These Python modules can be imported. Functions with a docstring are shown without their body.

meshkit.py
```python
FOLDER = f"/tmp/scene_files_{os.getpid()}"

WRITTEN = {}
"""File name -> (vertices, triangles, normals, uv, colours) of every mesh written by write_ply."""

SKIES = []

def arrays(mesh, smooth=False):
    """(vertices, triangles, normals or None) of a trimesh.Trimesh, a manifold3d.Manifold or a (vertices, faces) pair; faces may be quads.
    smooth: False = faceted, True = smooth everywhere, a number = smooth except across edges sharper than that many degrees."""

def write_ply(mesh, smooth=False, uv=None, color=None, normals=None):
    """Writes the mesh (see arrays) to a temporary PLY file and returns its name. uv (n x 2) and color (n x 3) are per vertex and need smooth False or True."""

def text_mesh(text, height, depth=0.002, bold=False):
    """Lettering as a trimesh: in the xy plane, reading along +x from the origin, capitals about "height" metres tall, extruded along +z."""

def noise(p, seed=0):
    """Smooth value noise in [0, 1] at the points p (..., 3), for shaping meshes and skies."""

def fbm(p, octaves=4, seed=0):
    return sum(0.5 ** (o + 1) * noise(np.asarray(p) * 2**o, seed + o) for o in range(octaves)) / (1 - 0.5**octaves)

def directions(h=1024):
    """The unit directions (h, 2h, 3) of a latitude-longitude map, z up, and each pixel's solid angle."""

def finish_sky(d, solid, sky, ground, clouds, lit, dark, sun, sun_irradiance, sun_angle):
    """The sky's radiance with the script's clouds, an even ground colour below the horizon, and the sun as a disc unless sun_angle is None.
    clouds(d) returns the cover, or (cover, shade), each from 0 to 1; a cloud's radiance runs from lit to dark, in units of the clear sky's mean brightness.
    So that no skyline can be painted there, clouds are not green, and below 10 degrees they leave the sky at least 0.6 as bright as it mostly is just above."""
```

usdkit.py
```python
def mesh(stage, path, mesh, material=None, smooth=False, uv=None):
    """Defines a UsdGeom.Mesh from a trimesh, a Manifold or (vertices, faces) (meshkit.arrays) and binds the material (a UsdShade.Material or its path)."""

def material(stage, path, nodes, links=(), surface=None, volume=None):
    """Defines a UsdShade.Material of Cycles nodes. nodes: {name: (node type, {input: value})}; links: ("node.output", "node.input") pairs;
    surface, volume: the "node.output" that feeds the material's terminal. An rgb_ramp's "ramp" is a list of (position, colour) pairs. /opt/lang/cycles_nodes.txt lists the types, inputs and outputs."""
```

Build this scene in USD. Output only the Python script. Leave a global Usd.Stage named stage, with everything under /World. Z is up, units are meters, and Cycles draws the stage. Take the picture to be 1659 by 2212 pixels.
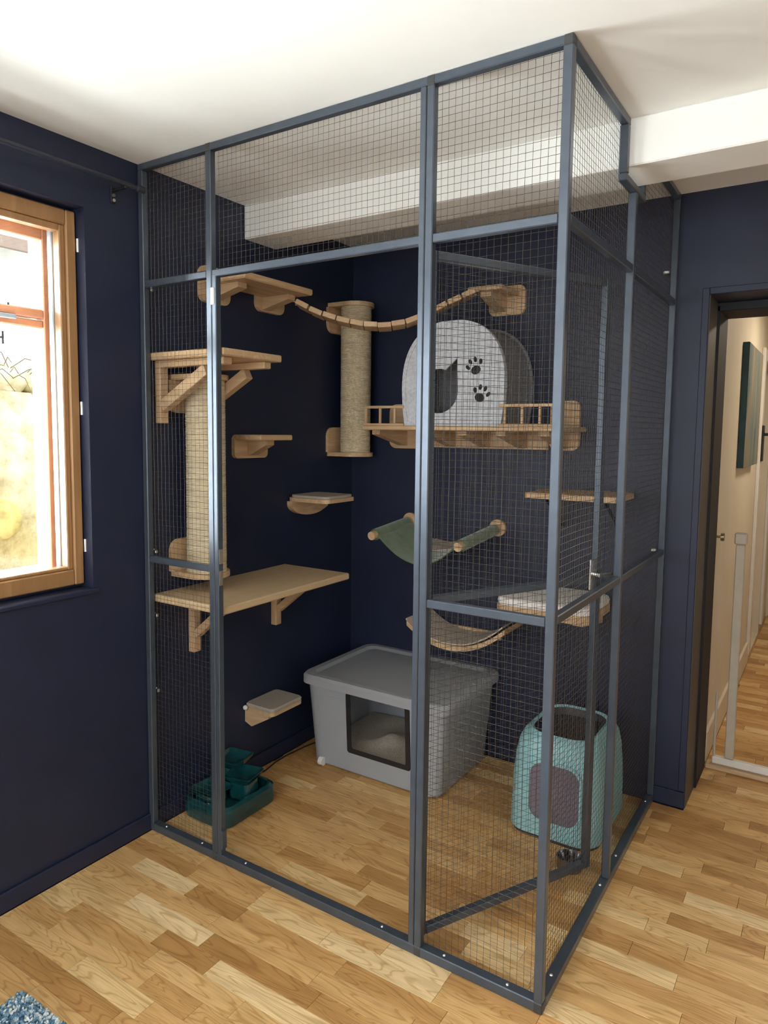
import math, random
import numpy as np
import trimesh
import manifold3d as m3
import usdkit, meshkit
from shapely.geometry import Polygon, Point, box as sbox
from shapely import affinity
from pxr import Usd, UsdGeom, UsdLux, UsdShade, Gf, Sdf, Vt

stage = Usd.Stage.CreateInMemory()
UsdGeom.SetStageUpAxis(stage, 'Z')
UsdGeom.SetStageMetersPerUnit(stage, 1.0)
UsdGeom.Xform.Define(stage, '/World')
UsdGeom.Scope.Define(stage, '/World/Looks')
rng = random.Random(7)
nrg = np.random.default_rng(11)

# ---------------------------------------------------------------- camera
IMG_W, IMG_H = 1659, 2212
F_PX = 1529.5
CAM = np.array([2.1713, -1.7267, 1.5525])
YAW, PITCH, ROLL = -0.5807, 0.0881, 0.0102
_fw = np.array([math.sin(YAW) * math.cos(PITCH), math.cos(YAW) * math.cos(PITCH), -math.sin(PITCH)])
_rt0 = np.array([math.cos(YAW), -math.sin(YAW), 0.0])
_up0 = np.cross(_rt0, _fw)
_rt = _rt0 * math.cos(ROLL) + _up0 * math.sin(ROLL)
_up = -_rt0 * math.sin(ROLL) + _up0 * math.cos(ROLL)
cam = UsdGeom.Camera.Define(stage, '/World/camera')
cam.CreateHorizontalApertureAttr(36.0)
cam.CreateVerticalApertureAttr(36.0 * IMG_H / IMG_W)
cam.CreateFocalLengthAttr(F_PX / IMG_W * 36.0)
cam.CreateHorizontalApertureOffsetAttr(18.76 / IMG_W * 36.0)
cam.CreateVerticalApertureOffsetAttr(-38.58 / IMG_W * 36.0)
cam.CreateClippingRangeAttr((0.02, 200.0))
cam.AddTransformOp().Set(Gf.Matrix4d(*_rt, 0, *_up, 0, *(-_fw), 0, *CAM, 1))
cam.CreateExposureAttr(1.05)

# ---------------------------------------------------------------- daylight
UsdGeom.Xform.Define(stage, '/World/Lights')
dome = UsdLux.DomeLight.Define(stage, '/World/Lights/sky')
dome.CreateIntensityAttr(0.55)
dome.CreateColorAttr(Gf.Vec3f(0.86, 0.93, 1.0))
sun = UsdLux.DistantLight.Define(stage, '/World/Lights/sun')
sun.CreateIntensityAttr(1.0)
sun.CreateAngleAttr(0.53)
sun.CreateColorAttr(Gf.Vec3f(1.0, 0.95, 0.85))


def aim(light, pos, d):
    d = np.array(d, float) / np.linalg.norm(d)
    z = -d
    x = np.cross([0, 0, 1.0], z) if abs(z[2]) < .99 else np.array([1.0, 0, 0])
    x /= np.linalg.norm(x)
    y = np.cross(z, x)
    light.AddTransformOp().Set(Gf.Matrix4d(*x, 0, *y, 0, *z, 0, *pos, 1))


aim(sun, (0, 0, 10), (-0.55, -0.28, -0.78))


def daylight(name, pos, d, w, h, power, color):
    l = UsdLux.RectLight.Define(stage, '/World/Lights/' + name)
    l.CreateWidthAttr(w)
    l.CreateHeightAttr(h)
    l.CreateIntensityAttr(power)
    l.CreateColorAttr(Gf.Vec3f(*color))
    aim(l, pos, d)


daylight('daylight_window_1', (-0.47, -0.93, 1.66), (1, 0, 0), 1.40, 1.26, 15.0, (0.93, 0.97, 1.0))
daylight('daylight_window_2', (-0.47, -2.75, 1.66), (1, 0, 0), 1.20, 1.26, 13.0, (0.93, 0.97, 1.0))  # unseen window, added for strong light from the left
daylight('daylight_window_3', (2.0, -4.05, 1.50), (0, 1, 0), 1.80, 1.60, 1.7, (0.95, 0.97, 1.0))  # guessed window behind the camera, added to light the room
hall = UsdLux.DiskLight.Define(stage, '/World/Lights/hall_lamp')  # warm light added to brighten the hall, no fixture in view
hall.CreateRadiusAttr(0.18)
hall.CreateIntensityAttr(22.0)
hall.CreateColorAttr(Gf.Vec3f(1.0, 0.87, 0.70))
aim(hall, (2.35, 3.1, 2.40), (0, 0, -1))

# ---------------------------------------------------------------- materials
T = {}


def mat(name, nodes, links, surface='p.BSDF'):
    T[name] = usdkit.material(stage, '/World/Looks/' + name, nodes, links, surface=surface)
    return T[name]


def plain(name, color, rough=0.5, var=0.06, scale=30.0, bump=0.0, bscale=200.0, **kw):
    c = np.array(color, float)
    nodes = {'g': ('geometry', {}),
             'n': ('noise_texture', {'scale': scale, 'detail': 4.0}),
             'r': ('rgb_ramp', {'ramp': [(0.3, tuple(c * (1 - var))), (0.7, tuple(np.minimum(c * (1 + var), 1)))]}),
             'p': ('principled_bsdf', {'roughness': rough, **kw})}
    links = [('g.position', 'n.vector'), ('n.fac', 'r.fac'), ('r.color', 'p.base_color')]
    if bump:
        nodes['nb'] = ('noise_texture', {'scale': bscale, 'detail': 3.0})
        nodes['b'] = ('bump', {'strength': bump, 'distance': 0.002})
        links += [('g.position', 'nb.vector'), ('nb.fac', 'b.height'), ('b.normal', 'p.normal')]
    return mat(name, nodes, links)


def wood(name, lo, mid, hi, stretch, rough=0.5, rings=9.0, figure=0.5):
    """Grain that runs along the axis with the small stretch value; every object gets its own piece of the log."""
    nodes = {'g': ('geometry', {}), 'o': ('object_info', {}),
             'off': ('combine_xyz', {}), 'k1': ('math', {'math_type': 'multiply', 'value2': 37.0}),
             'k2': ('math', {'math_type': 'multiply', 'value2': 91.0}),
             'add': ('vector_math', {'math_type': 'add'}),
             'm': ('mapping', {'scale': tuple(stretch)}),
             'n1': ('noise_texture', {'scale': 1.0, 'detail': 2.0, 'distortion': 0.6}),
             'n2': ('noise_texture', {'scale': 6.0, 'detail': 5.0, 'roughness': 0.65}),
             'w': ('math', {'math_type': 'multiply', 'value2': rings}),
             's': ('math', {'math_type': 'sine'}),
             'mx': ('mix_float', {'fac': figure}),
             'r': ('rgb_ramp', {'ramp': [(0.05, lo), (0.5, mid), (0.95, hi)]}),
             'b': ('bump', {'strength': 0.06, 'distance': 0.001}),
             'p': ('principled_bsdf', {'roughness': rough})}
    nodes['sn'] = ('map_range', {'from_min': -1.0, 'from_max': 1.0, 'to_min': 0.0, 'to_max': 1.0})
    links = [('o.random', 'k1.value1'), ('o.random', 'k2.value1'), ('k1.value', 'off.x'), ('k2.value', 'off.y'), ('k1.value', 'off.z'),
             ('g.position', 'add.vector1'), ('off.vector', 'add.vector2'), ('add.vector', 'm.vector'),
             ('m.vector', 'n1.vector'), ('m.vector', 'n2.vector'), ('n1.fac', 'w.value1'), ('w.value', 's.value1'),
             ('s.value', 'sn.value'), ('n2.fac', 'mx.a'), ('sn.result', 'mx.b'), ('mx.result', 'r.fac'),
             ('r.color', 'p.base_color'), ('mx.result', 'b.height'), ('b.normal', 'p.normal')]
    return mat(name, nodes, links)


plain('navy_paint', (0.0105, 0.0165, 0.043), 0.5, 0.10, 6.0, 0.15, 60.0)
plain('white_plaster', (0.86, 0.86, 0.82), 0.75, 0.015, 4.0, 0.12, 40.0)
plain('cream_paint', (0.70, 0.62, 0.49), 0.6, 0.05, 3.0, 0.1, 50.0)
plain('pale_wall', (0.62, 0.60, 0.56), 0.7, 0.02, 4.0)
plain('steel_paint', (0.085, 0.104, 0.132), 0.27, 0.08, 25.0, metallic=0.45)
plain('joint_plastic', (0.040, 0.042, 0.044), 0.45, 0.05)
plain('wire_metal', (0.105, 0.095, 0.085), 0.30, 0.1, metallic=0.75)
plain('zinc', (0.72, 0.72, 0.72), 0.22, 0.05, metallic=0.95)
plain('dark_metal', (0.02, 0.02, 0.022), 0.4, 0.1, metallic=0.3)
plain('white_plastic', (0.75, 0.74, 0.72), 0.35, 0.02)
plain('rod_paint', (0.030, 0.034, 0.050), 0.3, 0.05)
plain('black_plastic', (0.018, 0.018, 0.020), 0.4, 0.1)
plain('rope', (0.70, 0.66, 0.58), 0.9, 0.05)
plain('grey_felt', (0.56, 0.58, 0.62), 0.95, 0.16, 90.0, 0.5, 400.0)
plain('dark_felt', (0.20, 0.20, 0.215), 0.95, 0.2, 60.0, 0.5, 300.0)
plain('black_felt', (0.02, 0.02, 0.023), 0.95, 0.2, 60.0)
plain('beige_felt', (0.52, 0.43, 0.34), 0.95, 0.12, 120.0, 0.5, 400.0)
plain('taupe_cover', (0.40, 0.35, 0.29), 0.95, 0.10, 150.0, 0.4, 400.0)
plain('green_fleece', (0.095, 0.150, 0.072), 0.95, 0.22, 25.0, 0.4, 200.0, sheen_weight=0.5)
plain('white_fur', (0.80, 0.76, 0.74), 0.95, 0.05, 90.0, 0.7, 250.0)
plain('teal_glaze', (0.006, 0.055, 0.063), 0.10, 0.25, 18.0, coat_weight=0.6)
plain('teal_plastic', (0.27, 0.50, 0.53), 0.42, 0.04, 20.0)
plain('mauve_panel', (0.16, 0.14, 0.18), 0.18, 0.1, 12.0)
plain('charcoal_plastic', (0.035, 0.033, 0.038), 0.45, 0.1, 60.0)
plain('sand', (0.42, 0.36, 0.29), 0.95, 0.25, 180.0, 0.8, 300.0)
plain('steel_bowl', (0.30, 0.30, 0.31), 0.15, 0.05, metallic=1.0)
plain('red_wood', (0.30, 0.105, 0.045), 0.5, 0.12, 12.0)
plain('gasket', (0.14, 0.145, 0.155), 0.4, 0.05)
plain('white_render', (0.80, 0.78, 0.74), 0.9, 0.03, 3.0, 0.3, 30.0)
plain('roof_tile', (0.35, 0.36, 0.38), 0.8, 0.1, 8.0)
plain('fascia', (0.30, 0.21, 0.17), 0.7, 0.1, 8.0)
plain('earth', (0.30, 0.24, 0.17), 0.95, 0.2, 2.0)
plain('dry_stem', (0.20, 0.16, 0.08), 0.9, 0.2, 20.0)
plain('white_gate', (0.72, 0.69, 0.63), 0.35, 0.02)
plain('lit_reveal_tone', (0.055, 0.048, 0.042), 0.5, 0.05)  # light on the outer reveal, put into the colour
plain('shaded_frame_tone', (0.003, 0.004, 0.008), 0.65, 0.1)  # unlit depth of the doorway, put into the colour
plain('grey_gate', (0.48, 0.42, 0.33), 0.5, 0.05)
plain('brass', (0.35, 0.30, 0.20), 0.3, 0.05, metallic=0.9)
wood('pine_y', (0.45, 0.285, 0.15), (0.61, 0.425, 0.25), (0.70, 0.52, 0.33), (28, 3, 28), 0.55)
wood('pine_x', (0.45, 0.285, 0.15), (0.61, 0.425, 0.25), (0.70, 0.52, 0.33), (3, 28, 28), 0.55)
wood('pine_z', (0.45, 0.285, 0.15), (0.61, 0.425, 0.25), (0.70, 0.52, 0.33), (28, 28, 3), 0.55)
wood('window_wood', (0.30, 0.155, 0.06), (0.40, 0.215, 0.09), (0.46, 0.26, 0.115), (20, 20, 2.2), 0.4)
wood('beige_board', (0.50, 0.35, 0.20), (0.55, 0.40, 0.235), (0.60, 0.45, 0.27), (30, 4, 30), 0.5, 6.0, 0.25)

# oak parquet: tone by piece, grain along x
_n = {'g': ('geometry', {}), 'o': ('object_info', {}), 'off': ('combine_xyz', {}),
      'k1': ('math', {'math_type': 'multiply', 'value2': 53.0}), 'k2': ('math', {'math_type': 'multiply', 'value2': 17.0}),
      'add': ('vector_math', {'math_type': 'add'}), 'm': ('mapping', {'scale': (2.2, 15.0, 1.0)}),
      'n1': ('noise_texture', {'scale': 1.0, 'detail': 1.5, 'distortion': 0.9}),
      'w': ('math', {'math_type': 'multiply', 'value2': 70.0}), 's': ('math', {'math_type': 'sine'}),
      'sn': ('map_range', {'from_min': -1.0, 'from_max': 1.0, 'to_min': 0.0, 'to_max': 1.0}),
      'pw': ('math', {'math_type': 'power', 'value2': 3.0}),
      'm2': ('mapping', {'scale': (9.0, 220.0, 1.0)}), 'n2': ('noise_texture', {'scale': 1.0, 'detail': 3.0}),
      'm3': ('mapping', {'scale': (5.0, 22.0, 1.0)}), 'n3': ('noise_texture', {'scale': 1.0, 'detail': 2.0}),
      'kt': ('math', {'math_type': 'multiply', 'value2': 7.31}), 'kf': ('math', {'math_type': 'fraction'}),
      'tone': ('rgb_ramp', {'ramp': [(0.0, (0.44, 0.24, 0.085)), (0.3, (0.57, 0.335, 0.132)), (0.55, (0.64, 0.40, 0.170)),
                                     (0.8, (0.69, 0.455, 0.205)), (0.9, (0.75, 0.54, 0.27)), (1.0, (0.80, 0.61, 0.35))]}),
      'gr': ('rgb_ramp', {'ramp': [(0.0, (1.04, 1.04, 1.04)), (0.55, (0.97, 0.95, 0.92)), (1.0, (0.70, 0.60, 0.48))]}),
      'fr': ('rgb_ramp', {'ramp': [(0.3, (0.86, 0.82, 0.77)), (0.6, (1.05, 1.05, 1.05))]}),
      'sr': ('rgb_ramp', {'ramp': [(0.35, (0.86, 0.82, 0.76)), (0.65, (1.08, 1.06, 1.04))]}),
      'a': ('mix_color', {'blend_type': 'multiply', 'fac': 0.75}), 'b': ('mix_color', {'blend_type': 'multiply', 'fac': 0.8}),
      'c': ('mix_color', {'blend_type': 'multiply', 'fac': 0.9}),
      'bp': ('bump', {'strength': 0.05, 'distance': 0.0006}),
      'p': ('principled_bsdf', {'roughness': 0.36, 'specular_ior_level': 0.4})}
_l = [('o.random', 'k1.value1'), ('o.random', 'k2.value1'), ('k1.value', 'off.x'), ('k2.value', 'off.y'),
      ('g.position', 'add.vector1'), ('off.vector', 'add.vector2'), ('add.vector', 'm.vector'), ('add.vector', 'm2.vector'), ('add.vector', 'm3.vector'),
      ('m.vector', 'n1.vector'), ('m2.vector', 'n2.vector'), ('m3.vector', 'n3.vector'),
      ('n1.fac', 'w.value1'), ('w.value', 's.value1'), ('s.value', 'sn.value'), ('sn.result', 'pw.value1'),
      ('o.random', 'kt.value1'), ('kt.value', 'kf.value1'), ('kf.value', 'tone.fac'), ('pw.value', 'gr.fac'), ('n2.fac', 'fr.fac'), ('n3.fac', 'sr.fac'),
      ('tone.color', 'a.a'), ('gr.color', 'a.b'), ('a.result', 'b.a'), ('fr.color', 'b.b'), ('b.result', 'c.a'), ('sr.color', 'c.b'),
      ('c.result', 'p.base_color'), ('n2.fac', 'bp.height'), ('bp.normal', 'p.normal')]
mat('oak', _n, _l)

# sisal rope: fine coils with darker hairs
mat('sisal', {'g': ('geometry', {}), 'm': ('mapping', {'scale': (40.0, 40.0, 330.0)}),
              'n': ('noise_texture', {'scale': 1.0, 'detail': 4.0, 'roughness': 0.7}),
              'm2': ('mapping', {'scale': (9.0, 9.0, 60.0)}), 'n2': ('noise_texture', {'scale': 1.0, 'detail': 3.0}),
              'r': ('rgb_ramp', {'ramp': [(0.2, (0.52, 0.42, 0.27)), (0.5, (0.70, 0.60, 0.43)), (0.8, (0.80, 0.72, 0.56))]}),
              'r2': ('rgb_ramp', {'ramp': [(0.3, (0.90, 0.885, 0.86)), (0.6, (1.02, 1.02, 1.02))]}),
              'x': ('mix_color', {'blend_type': 'multiply', 'fac': 1.0}),
              'b': ('bump', {'strength': 0.5, 'distance': 0.003}), 'p': ('principled_bsdf', {'roughness': 0.95})},
    [('g.position', 'm.vector'), ('g.position', 'm2.vector'), ('m.vector', 'n.vector'), ('m2.vector', 'n2.vector'), ('n.fac', 'r.fac'), ('n2.fac', 'r2.fac'),
     ('r.color', 'x.a'), ('r2.color', 'x.b'), ('x.result', 'p.base_color'), ('n.fac', 'b.height'), ('b.normal', 'p.normal')])

# frosted storage-box plastic
mat('frosted_plastic', {'d': ('principled_bsdf', {'base_color': (0.62, 0.64, 0.67), 'roughness': 0.32}),
                        't': ('translucent_bsdf', {'color': (0.66, 0.68, 0.71)}), 'c': ('transparent_bsdf', {'color': (0.85, 0.87, 0.9)}),
                        'a': ('mix_closure', {'fac': 0.42}), 'p': ('mix_closure', {'fac': 0.24})},
    [('d.BSDF', 'a.closure1'), ('t.BSDF', 'a.closure2'), ('a.closure', 'p.closure1'), ('c.BSDF', 'p.closure2')], surface='p.closure')
mat('pane_glass', {'f': ('fresnel', {'IOR': 1.45}), 't': ('transparent_bsdf', {'color': (0.97, 0.99, 0.98)}),
                   'gl': ('glossy_bsdf', {'color': (1, 1, 1), 'roughness': 0.02}), 'p': ('mix_closure', {})},
    [('f.fac', 'p.fac'), ('t.BSDF', 'p.closure1'), ('gl.BSDF', 'p.closure2')], surface='p.closure')
# rug pile: blue and pale tufts mixed
mat('rug_wool', {'g': ('geometry', {}), 'v': ('voronoi_texture', {'scale': 95.0}), 'w': ('separate_color', {}),
                 'r': ('rgb_ramp', {'ramp': [(0.0, (0.05, 0.13, 0.22)), (0.35, (0.13, 0.25, 0.35)), (0.6, (0.33, 0.43, 0.48)), (1.0, (0.70, 0.72, 0.70))]}),
                 'p': ('principled_bsdf', {'roughness': 0.9})},
    [('g.position', 'v.vector'), ('v.color', 'w.color'), ('w.r', 'r.fac'), ('r.color', 'p.base_color')])
# rubble stone wall outside
mat('old_stone', {'g': ('geometry', {}), 'n': ('noise_texture', {'scale': 5.0, 'detail': 8.0, 'roughness': 0.7}),
                  'n2': ('noise_texture', {'scale': 1.6, 'detail': 3.0}),
                  'r': ('rgb_ramp', {'ramp': [(0.25, (0.25, 0.19, 0.10)), (0.42, (0.58, 0.49, 0.31)), (0.55, (0.72, 0.66, 0.50)), (0.75, (0.80, 0.77, 0.68))]}),
                  'r2': ('rgb_ramp', {'ramp': [(0.4, (0.88, 0.78, 0.50)), (0.6, (1.0, 1.0, 1.0))]}),
                  'x': ('mix_color', {'blend_type': 'multiply', 'fac': 1.0}), 'b': ('bump', {'strength': 0.8, 'distance': 0.02}),
                  'p': ('principled_bsdf', {'roughness': 0.95})},
    [('g.position', 'n.vector'), ('g.position', 'n2.vector'), ('n.fac', 'r.fac'), ('n2.fac', 'r2.fac'), ('r.color', 'x.a'), ('r2.color', 'x.b'),
     ('x.result', 'p.base_color'), ('n.fac', 'b.height'), ('b.normal', 'p.normal')])
plain('ochre_stone', (0.62, 0.47, 0.16), 0.95, 0.35, 14.0, 0.6, 20.0)
# canvas in the hall: grey-green wash with soft brown drips
mat('canvas_paint', {'g': ('geometry', {}), 'm': ('mapping', {'scale': (6.0, 6.0, 1.3)}),
                     'n': ('noise_texture', {'scale': 1.0, 'detail': 6.0, 'distortion': 0.8}),
                     'r': ('rgb_ramp', {'ramp': [(0.3, (0.07, 0.11, 0.11)), (0.5, (0.16, 0.19, 0.17)), (0.62, (0.24, 0.19, 0.12)), (0.8, (0.34, 0.35, 0.31))]}),
                     'p': ('principled_bsdf', {'roughness': 0.6})},
    [('g.position', 'm.vector'), ('m.vector', 'n.vector'), ('n.fac', 'r.fac'), ('r.color', 'p.base_color')])
plain('canvas_edge', (0.010, 0.045, 0.050), 0.6, 0.2, 15.0)

# ---------------------------------------------------------------- building blocks
used = {}


def numbered(parent, name):
    k = (parent, name)
    used[k] = used.get(k, -1) + 1
    return name if used[k] == 0 else '%s_%03d' % (name, used[k])


def tag(p, label=None, cat=None, group=None, kind=None):
    for k, v in (('label', label), ('category', cat), ('group', group), ('kind', kind)):
        if v:
            p.SetCustomDataByKey(k, v)


ORIGIN = {}


def thing(name, label, cat, base=(0, 0, 0), group=None, kind=None):
    path = '/World/' + numbered('/World', name)
    x = UsdGeom.Xform.Define(stage, path)
    x.AddTranslateOp().Set(Gf.Vec3d(*map(float, base)))
    ORIGIN[path] = np.array(base, float)
    tag(x.GetPrim(), label, cat, group, kind)
    return path


def part(parent, name, mesh, material, smooth=False, label=None, kind=None):
    """A mesh below a thing or below one of its parts; vertices are given in room coordinates."""
    path = parent + '/' + numbered(parent, name)
    o = ORIGIN[parent]
    v, f, n = meshkit.arrays(mesh, smooth)
    mm = usdkit.mesh(stage, path, (v - o, f), T[material])
    if n is not None:
        mm.CreateNormalsAttr(Vt.Vec3fArray.FromNumpy(n.astype(np.float32)))
        mm.SetNormalsInterpolation('vertex')
    ORIGIN[path] = o
    tag(mm.GetPrim(), label, None, None, kind)
    return path


def single(name, label, cat, mesh, material, smooth=False, group=None, kind=None):
    """A thing that is one mesh, its own origin at the middle of its base."""
    path = '/World/' + numbered('/World', name)
    v, f, n = meshkit.arrays(mesh, smooth)
    o = np.array([(v[:, 0].min() + v[:, 0].max()) / 2, (v[:, 1].min() + v[:, 1].max()) / 2, v[:, 2].min()])
    mm = usdkit.mesh(stage, path, (v - o, f), T[material])
    if n is not None:
        mm.CreateNormalsAttr(Vt.Vec3fArray.FromNumpy(n.astype(np.float32)))
        mm.SetNormalsInterpolation('vertex')
    UsdGeom.Xformable(mm).AddTranslateOp().Set(Gf.Vec3d(*o))
    ORIGIN[path] = o
    tag(mm.GetPrim(), label, cat, group, kind)
    return path


cat_ = trimesh.util.concatenate


def bx(x0, x1, y0, y1, z0, z1, c=0.0):
    """Box with chamfered edges."""
    if c <= 0:
        b = trimesh.creation.box([x1 - x0, y1 - y0, z1 - z0])
        b.apply_translation([(x0 + x1) / 2, (y0 + y1) / 2, (z0 + z1) / 2])
        return b
    c = min(c, (x1 - x0) * .45, (y1 - y0) * .45, (z1 - z0) * .45)
    p = []
    for sx, xx in ((1, x0), (-1, x1)):
        for sy, yy in ((1, y0), (-1, y1)):
            for sz, zz in ((1, z0), (-1, z1)):
                p += [(xx, yy + sy * c, zz + sz * c), (xx + sx * c, yy, zz + sz * c), (xx + sx * c, yy + sy * c, zz)]
    return trimesh.convex.convex_hull(np.array(p))


def frame_along(a, b):
    d = np.array(b, float) - np.array(a, float)
    L = np.linalg.norm(d)
    z = d / L
    x = np.cross([0, 0, 1.0], z)
    if np.linalg.norm(x) < 1e-6:
        x = np.array([1.0, 0, 0])
    x /= np.linalg.norm(x)
    y = np.cross(z, x)
    M = np.eye(4)
    M[:3, 0], M[:3, 1], M[:3, 2], M[:3, 3] = x, y, z, (np.array(a, float) + np.array(b, float)) / 2
    return M, L


def bar(a, b, w, h, c=0.002):
    """Square bar from a to b: w across, h the other way (upward when it lies flat)."""
    M, L = frame_along(a, b)
    m = bx(-w / 2, w / 2, -h / 2, h / 2, -L / 2, L / 2, c)
    m.apply_transform(M)
    return m


def cyl(a, b, r, n=24):
    M, L = frame_along(a, b)
    m = trimesh.creation.cylinder(r, L, sections=n)
    m.apply_transform(M)
    return m


def tube(pts, r, sides=6):
    p = np.asarray(pts, float)
    t = np.gradient(p, axis=0)
    t /= np.linalg.norm(t, axis=1, keepdims=True) + 1e-12
    ref = np.where(np.abs(t[:, 2:]) < 0.9, [[0, 0, 1.0]], [[1.0, 0, 0]])
    a = np.cross(t, ref)
    a /= np.linalg.norm(a, axis=1, keepdims=True) + 1e-12
    b = np.cross(t, a)
    ang = np.arange(sides) * 2 * np.pi / sides
    v = p[:, None] + r * (np.cos(ang)[None, :, None] * a[:, None] + np.sin(ang)[None, :, None] * b[:, None])
    i, j = np.meshgrid(np.arange(len(p) - 1), np.arange(sides), indexing='ij')
    q = np.stack([i * sides + j, i * sides + (j + 1) % sides, (i + 1) * sides + (j + 1) % sides, (i + 1) * sides + j], -1).reshape(-1, 4)
    f = np.vstack([q[:, [0, 1, 2]], q[:, [0, 2, 3]]])
    e = len(p) - 1
    caps = [[0, k + 1, k] for k in range(1, sides - 1)] + [[e * sides, e * sides + k, e * sides + k + 1] for k in range(1, sides - 1)]
    return trimesh.Trimesh(v.reshape(-1, 3), np.vstack([f, caps]), process=False)


def extrude(poly, depth, plane='xy', at=0.0):
    """Polygon in plane 'xy' (depth along z), 'yz' (along x) or 'xz' (along y), from at to at + depth."""
    if not isinstance(poly, Polygon):
        poly = Polygon(poly)
    m = trimesh.creation.extrude_polygon(poly, depth, engine='earcut')
    v = m.vertices.copy()
    if plane == 'xy':
        w = v + [0, 0, at]
    elif plane == 'yz':
        w = np.stack([v[:, 2] + at, v[:, 0], v[:, 1]], 1)
    else:
        w = np.stack([v[:, 0], v[:, 2] + at, v[:, 1]], 1)
    m = trimesh.Trimesh(w, m.faces, process=False)
    if m.volume < 0:
        m.invert()
    return m


def rrect(x0, x1, y0, y1, r, n=6):
    r = min(r, (x1 - x0) * .499, (y1 - y0) * .499)
    p = []
    for cx, cy, a0 in ((x1 - r, y1 - r, 0), (x0 + r, y1 - r, 90), (x0 + r, y0 + r, 180), (x1 - r, y0 + r, 270)):
        for k in range(n + 1):
            a = math.radians(a0 + 90 * k / n)
            p.append((cx + r * math.cos(a), cy + r * math.sin(a)))
    return p


def loft(rings, n=8, cap0=True, cap1=True, rot=0.0, centre=(0, 0)):
    """Rounded rectangles (cx, cy, z, half width, half depth, corner radius) joined ring to ring."""
    R = []
    for cx, cy, z, hw, hd, r in rings:
        p = np.array(rrect(cx - hw, cx + hw, cy - hd, cy + hd, r, n))
        R.append(np.column_stack([p, np.full(len(p), z)]))
    k = len(R[0])
    v = np.vstack(R)
    f = []
    for i in range(len(R) - 1):
        for j in range(k):
            a, b, c, d = i * k + j, i * k + (j + 1) % k, (i + 1) * k + (j + 1) % k, (i + 1) * k + j
            f += [[a, b, c], [a, c, d]]
    v = list(v)
    if cap0:
        v.append(R[0].mean(0)); q = len(v) - 1
        f += [[q, (j + 1) % k, j] for j in range(k)]
    if cap1:
        v.append(R[-1].mean(0)); q = len(v) - 1; o = (len(R) - 1) * k
        f += [[q, o + j, o + (j + 1) % k] for j in range(k)]
    m = trimesh.Trimesh(np.array(v), f, process=False)
    if rot:
        M = trimesh.transformations.rotation_matrix(rot, [0, 0, 1], [*centre, 0])
        m.apply_transform(M)
    return m


def lathe(profile, at, n=36):
    m = trimesh.creation.revolve(np.array(profile), sections=n)
    m.apply_translation(at)
    return m


def man(m):
    return m3.Manifold(m3.Mesh(np.asarray(m.vertices, np.float32), np.asarray(m.faces, np.uint32)))


def tri(M):
    q = M.to_mesh()
    return trimesh.Trimesh(q.vert_properties[:, :3], q.tri_verts, process=False)


def cut(m, *holes):
    M = man(m)
    for h in holes:
        M = M - man(h)
    return tri(M)


# ---------------------------------------------------------------- the room
W, D, H = 1.587, 1.352, 2.5
NAV = 'navy_paint'
P = 0.0695
ROW0 = 0.0125
WIN = (-1.66, -0.222, 1.006, 2.283)        # outer window sash: y0, y1, z0, z1
added_win2 = (-3.40, -2.10, 1.006, 2.283)  # unseen second window, added for its light


def structure(name, mesh, material, label, cat, smooth=False):
    return single(name, label, cat, mesh, material, smooth, kind='structure')


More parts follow.
